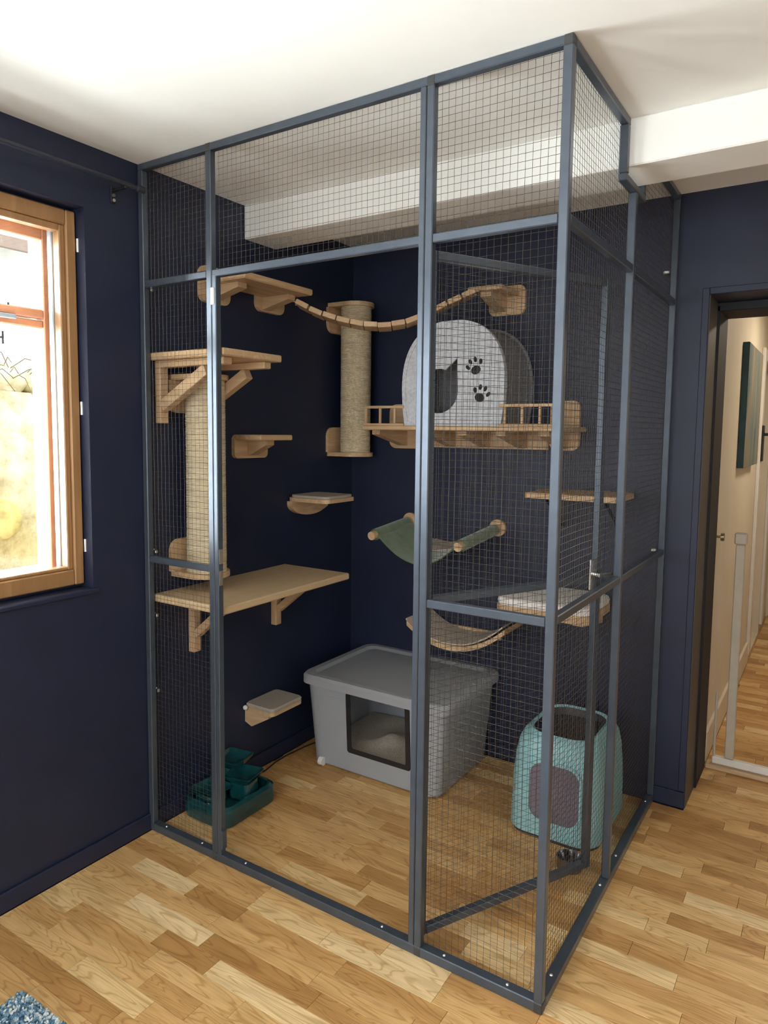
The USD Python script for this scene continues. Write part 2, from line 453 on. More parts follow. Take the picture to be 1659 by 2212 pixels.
wl = bx(-0.19, 0.0, -3.72, 1.85, -0.1, 2.62)
wo = bx(-0.36, -0.1905, -3.72, 1.85, -0.1, 2.62)
holes, splay = [], []
for y0, y1, z0, z1 in (WIN, added_win2):
    holes += [bx(-0.072, 0.01, y0 - 0.003, y1 + 0.003, z0 - 0.012, z1 + 0.010), bx(-0.4, 0.0, y0 + 0.03, y1 - 0.03, z0 + 0.03, z1 - 0.03)]
    splay.append(extrude([(-0.18, y0 + 0.03), (-0.18, y1 - 0.03), (-0.37, y1 + 0.020), (-0.37, y0 - 0.020)], z1 - z0 - 0.06, 'xy', z0 + 0.03))
structure('wall_left', cut(wl, *holes), NAV, 'navy painted wall with the timber window in it', 'wall')
structure('wall_outside', cut(wo, *splay), 'white_render', 'white rendered outer face of the window wall', 'wall')
DX0, DX1, DZ = 1.707, 2.62, 2.10
wb = bx(0.0, 4.3, D, 1.80, -0.1, 2.62)
structure('wall_back', cut(wb, bx(DX0, DX1, D - 0.01, 1.81, -0.01, DZ)), NAV, 'navy painted wall with the open doorway', 'wall')
structure('wall_right', bx(4.2, 4.35, -3.72, D, -0.1, 2.62), 'pale_wall', 'plain pale wall on the right side of the room', 'wall')
wf = bx(0.0, 4.2, -3.72, -3.6, -0.1, 2.62)
structure('wall_front', cut(wf, bx(1.05, 2.95, -3.8, -3.5, 0.65, 2.35)), 'pale_wall', 'plain pale wall with a guessed wide window opening', 'wall')
structure('ceiling', bx(0.0, 4.2, -3.6, D, H, 2.62), 'white_plaster', 'white plaster ceiling over the room', 'ceiling')
structure('trim_1', bx(0.0, 4.2, 0.546, 0.746, 2.36, H, 0.004), 'white_plaster', 'white plastered ceiling beam crossing above the mesh enclosure', 'beam')
for nm, m, lb in (('baseboard_left', bx(0.0, 0.012, -3.6, D, 0.0, 0.066, 0.003), 'navy baseboard along the wall with the window'),
                  ('baseboard_back', cat_([bx(0.012, DX0, D - 0.012, D, 0.0, 0.068, 0.003), bx(DX1, 4.2, D - 0.012, D, 0.0, 0.068, 0.003)]), 'navy baseboard along the wall with the doorway')):
    structure(nm, m, NAV, lb, 'baseboard')
structure('trim_2', cat_([bx(DX0 - 0.026, DX0, D - 0.005, D, 0.07, DZ + 0.026, 0.002), bx(DX0, DX1, D - 0.005, D, DZ, DZ + 0.026, 0.002)]), NAV, 'narrow navy casing around the doorway opening', 'trim')
# deeper half of the doorway: door frame, its shade painted in as near-black
structure('trim_3', cat_([bx(DX0, DX0 + 0.012, 1.56, 1.80, 0.0, DZ - 0.012, 0.002), bx(DX0, DX1, 1.56, 1.80, DZ - 0.035, DZ, 0.002)]), 'shaded_frame_tone', 'door frame lining the inner half of the doorway, shade painted in as near-black', 'trim')

structure('trim_8', bx(DX0, DX0 + 0.003, D + 0.002, 1.5595, 0.0, DZ - 0.001), 'lit_reveal_tone', 'side of the doorway, light on it painted in as grey-brown', 'trim')  # thin plate whose lighter colour stands for light on the reveal

# ---- the hall behind the doorway
structure('wall_hall', cut(bx(1.58, 1.70, 1.80, 5.2, -0.1, 2.62), bx(1.5, 1.71, 3.72, 4.55, -0.01, 2.05)), 'cream_paint', 'cream wall of the hall beyond the doorway', 'wall')
structure('wall_hall_right', bx(2.95, 3.07, 1.80, 5.2, -0.1, 2.62), 'cream_paint', 'cream wall on the far side of the hall', 'wall')
structure('wall_hall_end', bx(1.70, 2.95, 5.2, 5.3, -0.1, 2.62), 'cream_paint', 'cream wall at the end of the hall', 'wall')
structure('ceiling_hall', bx(1.58, 3.07, 1.80, 5.3, 2.5, 2.62), 'white_plaster', 'white ceiling of the hall', 'ceiling')
structure('baseboard_hall', bx(1.70, 1.715, 1.86, 3.66, 0.0, 0.145, 0.003), 'cream_paint', 'cream baseboard along the hall wall', 'baseboard')
structure('trim_4', cat_([bx(1.70, 1.722, 3.62, 3.72, 0.06, 2.13, 0.004), bx(1.70, 1.722, 4.55, 4.65, 0.06, 2.13, 0.004), bx(1.70, 1.722, 3.72, 4.55, 2.05, 2.13, 0.004)]), 'white_gate', 'white casing around the further hall door', 'trim')
structure('door_1', bx(1.60, 1.64, 3.72, 4.55, 0.0, 2.05, 0.003), 'white_gate', 'white closed door at the end of the hall', 'door')
structure('trim_5', bx(DX0 + 0.012, DX1, 1.79, 1.86, 0.0, 0.022, 0.006), 'pine_x', 'worn brown wooden threshold under the white gate', 'threshold')

# ---- floor: oak strips, each stave its own piece
fl = structure('floor', cat_([bx(0.0, 4.2, -3.6, D, -0.10, -0.013), bx(DX0, DX1, D, 1.80, -0.10, -0.013), bx(1.70, 2.95, 1.80, 5.2, -0.10, -0.013)]), 'oak', 'oak strip parquet floor of the room and hall', 'floor')


def project(p):
    d = np.asarray(p, float) - CAM
    z = d @ _fw
    return np.stack([810.74 + F_PX * (d @ _rt) / z, 1067.4 - F_PX * (d @ _up) / z], -1), z


staves = []
for k in range(-53, 76):
    y0 = ROW0 + P * k
    y1 = y0 + P
    if y0 < -3.62 or y0 > 5.2:
        continue
    if y1 <= D + 0.02:
        xa, xb = 0.013, 4.19
    elif y1 <= 1.80:
        xa, xb = DX0, DX1
    else:
        xa, xb = 1.716, 2.94
    y0, y1 = max(y0, -3.599), min(y1, 5.19)
    r = random.Random(1000 + k)
    x = xa - r.uniform(0.0, 0.4)
    while x < xb:
        L = r.choice((0.20, 0.28, 0.33, 0.36, 0.40, 0.46)) + r.uniform(-.03, .03)
        a, b = max(x, xa), min(x + L, xb)
        if b - a > 0.02:
            staves.append((a, b, y0, y1, r.uniform(-0.00012, 0.00012)))
        x += L


def stave(a, b, y0, y1, dz):
    g = 0.00042
    return bx(a + g, b - g, y0 + g, y1 - g, -0.0125, dz, 0.0006)


seen = []
for i, (a, b, y0, y1, dz) in enumerate(staves):
    q, z = project(np.array([[a, y0, 0], [b, y0, 0], [b, y1, 0], [a, y1, 0]]))
    if z.min() < 0.05:
        continue
    inside = ((q[:, 0] > -5) & (q[:, 0] < IMG_W + 5) & (q[:, 1] > -5) & (q[:, 1] < IMG_H + 5)).any()
    if inside and a < 2.6:
        area = 0.5 * abs(sum(q[j, 0] * q[(j + 1) % 4, 1] - q[(j + 1) % 4, 0] * q[j, 1] for j in range(4)))
        seen.append((-area, i))
seen = [i for _, i in sorted(seen)][:298]
keep = set(seen)
for i in seen:
    part(fl, 'plank', stave(*staves[i]), 'oak')
part(fl, 'parquet_field', cat_([stave(*s) for i, s in enumerate(staves) if i not in keep]), 'oak', kind='stuff')

# ---------------------------------------------------------------- window in the left wall
y0, y1, z0, z1 = WIN
w1 = thing('window_1', 'brown timber window with old outer casement and transom behind it', 'window', (-0.06, (y0 + y1) / 2, z0), kind='structure')
ym = (y0 + y1) / 2


def sash(ya, yb):
    s = 0.036
    return [('stile', bx(-0.068, -0.045, ya, ya + s, z0, z1, 0.004)), ('stile', bx(-0.068, -0.045, yb - s, yb, z0, z1, 0.004)),
            ('rail', bx(-0.068, -0.047, ya + s, yb - s, z1 - 0.05, z1, 0.004)), ('rail', bx(-0.068, -0.047, ya + s, yb - s, z0, z0 + 0.055, 0.004)),
            ('glazing_bead', cat_([bx(-0.092, -0.055, yb - s - 0.020, yb - s, z0 + 0.055, z1 - 0.05, 0.003), bx(-0.092, -0.055, ya + s, ya + s + 0.020, z0 + 0.055, z1 - 0.05, 0.003),
                                   bx(-0.092, -0.055, ya + s + 0.02, yb - s - 0.02, z1 - 0.072, z1 - 0.05, 0.003), bx(-0.092, -0.055, ya + s + 0.02, yb - s - 0.02, z0 + 0.055, z0 + 0.066, 0.003)]))]


for ya, yb in ((y0, ym - 0.002), (ym + 0.002, y1)):
    for nm, m in sash(ya, yb):
        part(w1, nm, m, 'window_wood')
    part(w1, 'pane', bx(-0.088, -0.084, ya + 0.05, yb - 0.05, z0 + 0.06, z1 - 0.06), 'pane_glass')
    part(w1, 'gasket', cat_([bx(-0.118, -0.093, yb - 0.062, yb - 0.048, z0 + 0.055, z1 - 0.06, 0.003), bx(-0.118, -0.093, ya + 0.048, ya + 0.062, z0 + 0.055, z1 - 0.06, 0.003)]), 'gasket', label='grey rubber seal strip')
for z in (1.03 + 0.09, 1.60, 2.15):
    part(w1, 'hinge', cat_([cyl((-0.040, y1 + 0.003, z), (-0.040, y1 + 0.003, z + 0.045), 0.006, 12)]), 'zinc', label='bright metal hinge pin')
# outer frame in red-brown wood with a transom
for ya, yb in ((y0, ym - 0.002), (ym + 0.002, y1)):
    part(w1, 'outer_stile', bx(-0.185, -0.135, yb - 0.068, yb - 0.038, z0 + 0.04, z1 - 0.05, 0.003), 'red_wood', label='red-brown stile of the outer casement')
    part(w1, 'outer_stile', bx(-0.185, -0.135, ya + 0.038, ya + 0.068, z0 + 0.04, z1 - 0.05, 0.003), 'red_wood')
    part(w1, 'outer_rail', bx(-0.185, -0.135, ya + 0.068, yb - 0.068, z1 - 0.095, z1 - 0.05, 0.003), 'red_wood')
    part(w1, 'transom', cat_([bx(-0.190, -0.135, ya + 0.068, yb - 0.068, 1.925, 1.955, 0.004), bx(-0.185, -0.140, ya + 0.068, yb - 0.068, 1.893, 1.919, 0.004)]), 'red_wood', label='red-brown transom bar of the outer casement')
    part(w1, 'latch', bx(-0.135, -0.126, yb - 0.29, yb - 0.17, 1.910, 1.926, 0.003), 'gasket', label='grey metal bolt on the transom')
    part(w1, 'outer_sill', bx(-0.20, -0.10, ya + 0.032, yb - 0.032, z0 + 0.0305, z0 + 0.055, 0.004), 'white_plastic', label='white sunlit sill between the two casements')
structure('trim_6', bx(-0.072, 0.012, y0 - 0.02, y1 + 0.022, z0 - 0.030, z0 - 0.012, 0.004), NAV, 'navy ledge below the timber window', 'trim')

# curtain rod
rod = thing('curtain_rod', 'thin dark metal curtain rod fixed high above the timber window', 'curtain rod', (0.06, -0.9, 2.38))
part(rod, 'rod', tube([(0.07, -1.75, 2.39), (0.07, -0.9, 2.388), (0.07, -0.06, 2.389)], 0.008, 12), 'rod_paint', True)
part(rod, 'finial', cyl((0.07, -0.06, 2.389), (0.07, -0.028, 2.389), 0.012, 16), 'rod_paint', True)
part(rod, 'bracket', cat_([bar((0.0, -0.105, 2.378), (0.075, -0.105, 2.378), 0.010, 0.008), bx(0.0, 0.005, -0.115, -0.095, 2.335, 2.390, 0.002)]), 'dark_metal')
part(rod, 'bracket', cat_([bar((0.0, -1.70, 2.378), (0.075, -1.70, 2.378), 0.010, 0.008), bx(0.0, 0.005, -1.71, -1.69, 2.335, 2.390, 0.002)]), 'dark_metal')
part(rod, 'bracket_screw', cat_([cyl((0.004, -0.105, 2.345), (0.009, -0.105, 2.345), 0.006, 10), cyl((0.004, -0.105, 2.362), (0.009, -0.105, 2.362), 0.006, 10)]), 'zinc', label='bright screw heads')

# ---------------------------------------------------------------- outside the window
gr = single('ground', 'bare ground outside between the house and the stone wall', 'ground', bx(-9.0, -0.36, -6.0, 8.0, -0.4, -0.25), 'earth', kind='structure')


def rough_block(x0, x1, y0, y1, z0, z1, step, amp, seed):
    m = bx(x0, x1, y0, y1, z0, z1)
    while m.edges_unique_length.max() > step:
        m = m.subdivide()
        if len(m.faces) > 60000:
            break
    v = m.vertices.copy()
    n = m.vertex_normals
    h = meshkit.fbm(v * 2.7, 4, seed) - 0.5
    m.vertices = v + n * (h * amp)[:, None]
    return m


sw = thing('stone_wall', 'sunlit old rubble stone wall outside the window', 'wall', (-3.0, 1.0, -0.25))
part(sw, 'masonry', rough_block(-3.3, -2.5, -2.0, 4.6, -0.28, 1.80, 0.16, 0.09, 3), 'old_stone', 40)
r = random.Random(5)
yy = -1.6
while yy < 4.2:
    wd, ht = r.uniform(0.16, 0.34), r.uniform(0.10, 0.22)
    st = trimesh.creation.icosphere(2, 1.0)
    v = st.vertices * [0.24, wd * 0.56, ht * 0.62]
    v *= (0.8 + 0.45 * meshkit.fbm(st.vertices * 1.6 + yy * 3, 3, 9))[:, None]
    part(sw, 'stone', trimesh.Trimesh(v + [-2.78 + r.uniform(-.05, .05), yy + wd / 2, 1.80 + ht * 0.35], st.faces, process=False), 'old_stone', 35)
    yy += wd * 0.95
for (ya, za, ry, rz) in ((0.80, 0.93, 0.17, 0.13), (1.35, 0.45, 0.2, 0.1)):
    st = trimesh.creation.icosphere(3, 1.0)
    v = st.vertices * [0.05, ry, rz] * (0.85 + 0.4 * meshkit.fbm(st.vertices * 1.7 + ya * 5, 3, 2))[:, None]
    part(sw, 'stone', trimesh.Trimesh(v + [-2.50, ya, za], st.faces, process=False), 'ochre_stone', 35, label='large ochre stone')
wd_ = []
for k in range(45):
    yb = r.uniform(0.2, 1.6)
    p0 = np.array([-2.44 + r.uniform(0, .04), yb, 1.86 + r.uniform(0, .12)])
    d = np.array([r.uniform(0.0, .12), r.uniform(-.2, .2), r.uniform(-.14, .16)])
    wd_.append(tube([p0, p0 + d * 0.5 + [0, 0, .04], p0 + d], 0.003, 4))
single('dry_weed', 'dry weeds straggling over the top of the old stone wall', 'weeds', cat_(wd_), 'dry_stem', kind='stuff')
nh = thing('neighbour_house', 'white rendered house with a grey eave behind the stone wall', 'house', (-5.0, 2.0, -0.25))
part(nh, 'wall', bx(-7.0, -4.2, -1.0, 6.0, -0.28, 3.30), 'white_render')
part(nh, 'eave', bx(-7.2, -3.9, -1.2, 2.05, 3.22, 3.36, 0.01), 'roof_tile', label='grey roof edge')
part(nh, 'fascia', bx(-3.90, -3.86, -1.2, 2.05, 3.08, 3.26, 0.005), 'fascia', label='brown eave board')
for yh, zh in ((1.86, 2.62), (1.80, 2.36)):
    part(nh, 'wall_hook', cat_([cyl((-4.2, yh, zh), (-4.13, yh, zh), 0.008, 8), cyl((-4.13, yh, zh - 0.06), (-4.13, yh, zh + 0.05), 0.008, 8)]), 'dark_metal', label='small iron wall hook')

# ---------------------------------------------------------------- the mesh enclosure
cage = thing('cat_enclosure', 'floor to ceiling cat enclosure of anthracite square tubes and wire mesh', 'cat enclosure', (W / 2, D / 2, 0))
t = 0.025
S = 'steel_paint'
cz = 0.0025
for x0, x1, nm in ((0.001, 0.026, 'post'), (0.345, 0.370, 'post'), (0.3715, 0.391, 'door_stop'), (1.170, 1.1885, 'door_stop'), (1.190, 1.213, 'post'), (1.562, 1.587, 'corner_post')):
    zt = 2.072 if nm == 'door_stop' and x0 < 1 else 2.476
    part(cage, nm, bx(x0, x1, 0.0, t, 0.03, zt, cz), S)
part(cage, 'post', bx(1.562, 1.587, 0.645, 0.670, 0.03, 2.313, cz), S)
part(cage, 'post', bx(1.562, 1.587, D - 0.026, D - 0.001, 0.03, 2.476, cz), S)
part(cage, 'top_rail', bx(0.001, W, 0.0, t, 2.476, 2.499, cz), S)
part(cage, 'floor_rail', bx(0.001, W, 0.0, 0.032, 0.0, 0.03, cz), S)
part(cage, 'floor_rail', bx(1.556, W, 0.033, D - 0.001, 0.0, 0.03, cz), S)
for x0, x1 in ((0.027, 0.3445), (1.2135, 1.5615)):
    part(cage, 'middle_rail', bx(x0, x1, 0.001, t, 1.056, 1.080, cz), S)
for x0, x1 in ((0.027, 0.3445), (0.371, 1.189), (1.2135, 1.5615)):
    part(cage, 'upper_rail', bx(x0, x1, 0.001, t, 2.064, 2.088, cz), S)
for ya, yb in ((0.026, 0.6445), (0.6705, D - 0.0265)):
    part(cage, 'middle_rail', bx(1.563, 1.5865, ya, yb, 1.060, 1.084, cz), S)
    part(cage, 'upper_rail', bx(1.563, 1.5865, ya, yb, 2.066, 2.090, cz), S)
# the side panel steps down under the ceiling beam
part(cage, 'side_top_rail', bx(1.562, W, 0.0255, 0.545, 2.476, 2.499, cz), S)
part(cage, 'beam_upright', bx(1.562, W, 0.519, 0.544, 2.336, 2.4755, cz), S)
part(cage, 'beam_rail', bx(1.562, W, 0.519, 0.773, 2.313, 2.3355, cz), S)
part(cage, 'beam_upright', bx(1.562, W, 0.748, 0.773, 2.336, 2.4755, cz), S)
part(cage, 'side_top_rail', bx(1.562, W, 0.748, D - 0.0005, 2.476, 2.499, cz), S)
for x, z in ((0.3445, 2.4745), (1.189, 2.4745), (1.5615, 2.4745), (1.189, -0.0005), (1.5615, -0.0005), (0.3445, -0.0005)):
    part(cage, 'corner_joint', bx(x, x + 0.026, -0.0012, 0.027, z, z + (0.0255 if z > 1 else 0.031), 0.003), 'joint_plastic', label='dark plastic tube connector')


def wires(o, u, v, w, h, seed, pitch=0.0200, rad=0.00056, keepu=None, keepv=None, sag=0.002):
    """Welded mesh on the rectangle o + a u + b v; keepu(b) / keepv(a) give the stretch that a wire covers."""
    o, u, v = (np.asarray(q, float) for q in (o, u, v))
    n = np.cross(u, v)
    rr = np.random.default_rng(seed)
    ms = []

    def bend(a, b):
        return (meshkit.noise(np.stack([a * 5 + seed, b * 5, 0 * a], -1), seed) - 0.5) * sag * 2

    def one(a, b, off):
        jit = rr.normal(0, 0.00025, len(a))
        pts = o + np.outer(a, u) + np.outer(b, v) + np.outer(bend(a, b) + off, n)
        pts += np.outer(jit, u if off > 0 else v)
        pts += np.outer((meshkit.noise(np.stack([a * 7, b * 7, 0 * a + 3], -1), seed + 1) - .5) * sag, v if off < 0 else u)
        ms.append(tube(pts, rad, 4))
    k = 0
    while k * pitch + pitch * .4 < w:
        a = k * pitch + pitch * .4
        lo, hi = (0, h) if keepv is None else keepv(a)
        if hi - lo > .01:
            b = np.linspace(lo, hi, max(3, int((hi - lo) / 0.09) + 2))
            one(np.full_like(b, a), b, rad)
        k += 1
    k = 0
    while k * pitch + pitch * .5 < h:
        b = k * pitch + pitch * .5
        lo, hi = (0, w) if keepu is None else keepu(b)
        if hi - lo > .01:
            a = np.linspace(lo, hi, max(3, int((hi - lo) / 0.09) + 2))
            one(a, np.full_like(a, b), -rad)
        k += 1
    return cat_(ms)


X_, Y_, Z_ = np.eye(3)
part(cage, 'wire_mesh', wires((0.008, t + 0.0015, 0.026), X_, Z_, 0.352, 2.458, 1), 'wire_metal', kind='stuff')
part(cage, 'wire_mesh', wires((0.375, t + 0.0015, 2.070), X_, Z_, 0.812, 0.418, 2), 'wire_metal', kind='stuff')
part(cage, 'wire_mesh', wires((1.196, t + 0.0015, 0.026), X_, Z_, 0.362, 2.458, 3), 'wire_metal', kind='stuff')


def kv(a):
    y = 0.03 + a
    return (0, 2.458) if y < 0.535 or y > 0.757 else (0, 2.295)


part(cage, 'wire_mesh', wires((1.5605, 0.030, 0.026), Y_, Z_, 0.505, 2.458, 4, sag=0.004), 'wire_metal', kind='stuff')
part(cage, 'wire_mesh', wires((1.5605, 0.535, 0.026), Y_, Z_, 0.222, 2.295, 5, sag=0.003), 'wire_metal', kind='stuff')
part(cage, 'wire_mesh', wires((1.5605, 0.757, 0.026), Y_, Z_, D - 0.757 - 0.02, 2.458, 6, sag=0.003), 'wire_metal', kind='stuff')

# screws along the floor rails, clips to the walls
for x in (0.083, 0.278, 0.496, 1.069, 1.285, 1.482):
    part(cage, 'screw', lathe([(0, 0.0045), (0.003, 0.0040), (0.0052, 0.0018), (0.0055, 0.0)], (x, 0.016, 0.0298), 14), 'zinc', True, label='bright screw head')
for y in (0.118, 0.60, 0.693, 0.801, 1.261):
    part(cage, 'screw', lathe([(0, 0.0045), (0.003, 0.0040), (0.0052, 0.0018), (0.0055, 0.0)], (1.571, y, 0.0298), 14), 'zinc', True)
for z in (0.545, 0.84, 1.086, 2.055):
    part(cage, 'wall_clip', cat_([bx(0.0005, 0.030, t + 0.004, t + 0.016, z, z + 0.012, 0.002), cyl((0.012, t + 0.010, z + 0.012), (0.012, t + 0.010, z + 0.016), 0.004, 10)]), 'zinc', label='small bright fixing clip')
for z in (0.98, 2.10):
    part(cage, 'wall_clip', bx(1.535, 1.560, D - 0.032, D - 0.016, z + 0.09, z + 0.104, 0.003), 'zinc')
# strike plates and keeper on the left jamb
part(cage, 'keeper', bx(0.366, 0.384, -0.004, 0.0295, 1.972, 2.030, 0.003), 'white_plastic', label='white plastic door keeper with a screw hole')
for z in (1.012, 1.088):
    part(cage, 'strike_plate', bx(0.391, 0.3925, 0.004, 0.021, z, z + 0.052, 0.0005), 'zinc', label='bright metal strike plate')
part(cage, 'floor_bracket', bx(0.391, 0.397, 0.002, 0.024, 0.05, 0.12, 0.001), S)
for z in (1.035, 1.875):
    part(cage, 'hinge', cat_([cyl((1.166, 0.030, z), (1.166, 0.030, z + 0.062), 0.0045, 12), bx(1.166, 1.172, 0.0255, 0.029, z, z + 0.062, 0.0005)]), 'zinc', label='bright steel door hinge')

# the door leaf, swung open into the enclosure
hx, hy, TH, LW, LB, LT = 1.168, 0.040, 1.1024, 0.722, 0.035, 2.056
du = np.array([math.cos(TH), math.sin(TH), 0.0])
dn = np.array([-math.sin(TH), math.cos(TH), 0.0])
Mleaf = np.eye(4)
Mleaf[:3, 0], Mleaf[:3, 1], Mleaf[:3, 3] = du, dn, (hx, hy, 0)


def leaf(*boxes):
    m = cat_(list(boxes))
    m.apply_transform(Mleaf)
    return m


q = 0.0245
dl = part(cage, 'door', leaf(bx(0.004, 0.004 + q, -q, 0, LB, LT, cz), bx(LW - q, LW, -q, 0, LB, LT, cz), bx(0.029, LW - q - .0005, -q, 0, LB, LB + q, cz),
                             bx(0.029, LW - q - .0005, -q, 0, LT - q, LT, cz), bx(0.029, LW - q - .0005, -q, 0, 1.052, 1.052 + q, cz)), S, label='mesh door standing open into the enclosure')
part(dl, 'wire_mesh', wires(np.array([hx, hy, LB + 0.004]) + du * 0.012 + dn * 0.0015, du, Z_, LW - 0.024, LT - LB - 0.008, 8), 'wire_metal', kind='stuff')
part(dl, 'latch', leaf(bx(LW - 0.062, LW - 0.028, -0.032, -0.025, 1.030, 1.135, 0.003), cyl((LW - 0.045, -0.032, 1.085), (LW - 0.045, -0.060, 1.085), 0.006, 12), bx(LW - 0.052, LW + 0.055, -0.064, -0.054, 1.079, 1.092, 0.003)), 'zinc', label='bright lever latch')
part(dl, 'rim_plate', leaf(bx(LW, LW + 0.0018, -0.022, -0.003, 1.00, 1.16, 0.0005)), 'zinc', label='bright plate on the door edge')

# ---------------------------------------------------------------- climbing shelves on the left wall
PY, PX, PZ = 'pine_y', 'pine_x', 'pine_z'


def wall_plate_l(y0, y1, z0, z1, r=0.03, th=0.018):
    return extrude(rrect(y0, y1, z0, z1, r), th, 'yz', 0.0005)


def wall_plate_b(x0, x1, z0, z1, r=0.03, th=0.018):
    return extrude(rrect(x0, x1, z0, z1, r), th, 'xz', D - 0.0005 - th)


def gusset_l(y0, y1, x0, x1, ztop, zbot, lip=0.02):
    """Triangular bracket standing out from the left wall under a board."""
    return extrude([(x0, ztop), (x1, ztop), (x1, ztop - lip), (x0 + 0.012, zbot), (x0, zbot)], y1 - y0, 'xz', y0)


def gusset_b(x0, x1, y0, y1, ztop, zbot, lip=0.02):
    return extrude([(y1, ztop), (y0, ztop), (y0, ztop - lip), (y1 - 0.012, zbot), (y1, zbot)], x1 - x0, 'yz', x0)


# top board where the bridge starts
s1 = thing('wall_shelf', 'highest pine board on the window-side wall, where the slat bridge starts', 'cat shelf', (0.12, 0.51, 2.13))
part(s1, 'board', bx(0.019, 0.236, 0.300, 0.720, 2.132, 2.158, 0.005), PY)
for ya, yb in ((0.279, 0.445), (0.604, 0.786)):
    part(s1, 'wall_plate', wall_plate_l(ya, yb, 2.062 if ya < .5 else 2.072, 2.205, 0.035), PY)
    yc = (ya + yb) / 2 - (0.0 if ya < .5 else 0.035)
    part(s1, 'bracket', gusset_l(yc - 0.024, yc + 0.024, 0.019, 0.165, 2.1315, 2.080), PX)

# wide shelf with diagonal struts
s2 = thing('wall_shelf', 'short deep pine shelf with diagonal struts above the taller scratching post', 'cat shelf', (0.2, 0.17, 1.80))
part(s2, 'board', bx(0.001, 0.392, 0.030, 0.336, 1.808, 1.834, 0.004), PX)
for yc in (0.082, 0.285):
    part(s2, 'strut', cat_([bx(0.001, 0.031, yc - 0.02, yc + 0.02, 1.575, 1.8075, 0.003)]), PZ)
    part(s2, 'strut', bx(0.0315, 0.365, yc - 0.02, yc + 0.02, 1.782, 1.8075, 0.003), PX)
    part(s2, 'strut', bar((0.030, yc, 1.640), (0.265, yc, 1.768), 0.036, 0.042), PX)

# long low shelf
s3 = thing('wall_shelf', 'long smooth pine shelf with two struts below the taller scratching post', 'cat shelf', (0.19, 0.41, 0.89))
part(s3, 'board', bx(0.001, 0.378, 0.032, 0.805, 0.898, 0.926, 0.005), 'beige_board')
for yc, zb in ((0.228, 0.655), (0.725, 0.655)):
    part(s3, 'strut', bx(0.001, 0.034, yc - 0.019, yc + 0.019, zb, 0.8975, 0.003), PZ)
    part(s3, 'strut', bar((0.034, yc, zb + 0.075), (0.225, yc, 0.885), 0.034, 0.030), PX)

# three small steps
s4 = thing('cat_step', 'bare rectangular pine step, highest of the three small steps', 'cat step', (0.08, 0.56, 1.43))
part(s4, 'board', bx(0.019, 0.166, 0.463, 0.668, 1.511, 1.534, 0.004), PY)
part(s4, 'wall_plate', wall_plate_l(0.462, 0.670, 1.432, 1.534, 0.022), PY)
part(s4, 'bracket', gusset_l(0.54, 0.592, 0.019, 0.125, 1.5105, 1.445), PX)
s5 = thing('cat_step', 'pine step with rounded bracket and grey felt top beside the long shelf', 'cat step', (0.1, 0.95, 1.17))
part(s5, 'board', extrude(rrect(0.001, 0.236, 0.822, 1.056, 0.03), 0.018, 'xy', 1.222), PY)
part(s5, 'felt_pad', extrude(rrect(0.008, 0.228, 0.832, 1.048, 0.03), 0.012, 'xy', 1.2405), 'taupe_cover')
arc = [(0.824, 1.2215), (0.824, 1.205)] + [(0.965 - 0.141 * math.cos(a), 1.205 - 0.040 * math.sin(a) * 1.4) for a in np.linspace(0.15, 2.2, 14)] + [(1.102, 1.180), (1.106, 1.2215)]
part(s5, 'bracket', extrude(arc, 0.03, 'yz', 0.0005), PY)
s6 = thing('cat_step', 'lowest step, pine with a soft taupe cover, near the water fountain', 'cat step', (0.08, 0.63, 0.24))
part(s6, 'board', extrude(rrect(0.001, 0.165, 0.532, 0.742, 0.02), 0.016, 'xy', 0.305), PY)
part(s6, 'cover', loft([(0.083, 0.637, 0.3215, 0.081, 0.105, 0.02), (0.083, 0.637, 0.332, 0.083, 0.107, 0.022), (0.083, 0.637, 0.338, 0.078, 0.102, 0.02)]), 'taupe_cover', 40, label='soft taupe cover')
part(s6, 'bracket', extrude([(0.001, 0.3045), (0.14, 0.3045), (0.14, 0.292), (0.04, 0.235), (0.001, 0.250)], 0.03, 'xz', 0.533), PX)
part(s6, 'bobble', (lambda m: m.apply_translation((0.018, 0.518, 0.322)) or m)(trimesh.creation.icosphere(3, 0.011)), 'white_plastic', True, label='white bobble beside the step')


# sisal scratching posts
def coil(cx, cy, z0, z1, r):
    n, pitch = 40, 0.0062
    k = int((z1 - z0) / pitch)
    prof = []
    for i in range(k * 4 + 1):
        z = z0 + (z1 - z0) * i / (k * 4)
        ph = (i % 4) / 4.0
        prof.append((r - 0.0016 + 0.0016 * math.sin(2 * math.pi * ph), z))
    prof = [(0.0, z0)] + prof + [(0.0, z1)]
    m = trimesh.creation.revolve(np.array(prof), sections=n)
    v = m.vertices
    rad = np.hypot(v[:, 0], v[:, 1])
    s = 1 + (meshkit.noise(np.stack([v[:, 0] * 60, v[:, 1] * 60, v[:, 2] * 160], -1), 4) - .5) * 0.03
    v = v.copy()
    v[:, 0] *= s
    v[:, 1] *= s
    m.vertices = v + [cx, cy, 0]
    return m


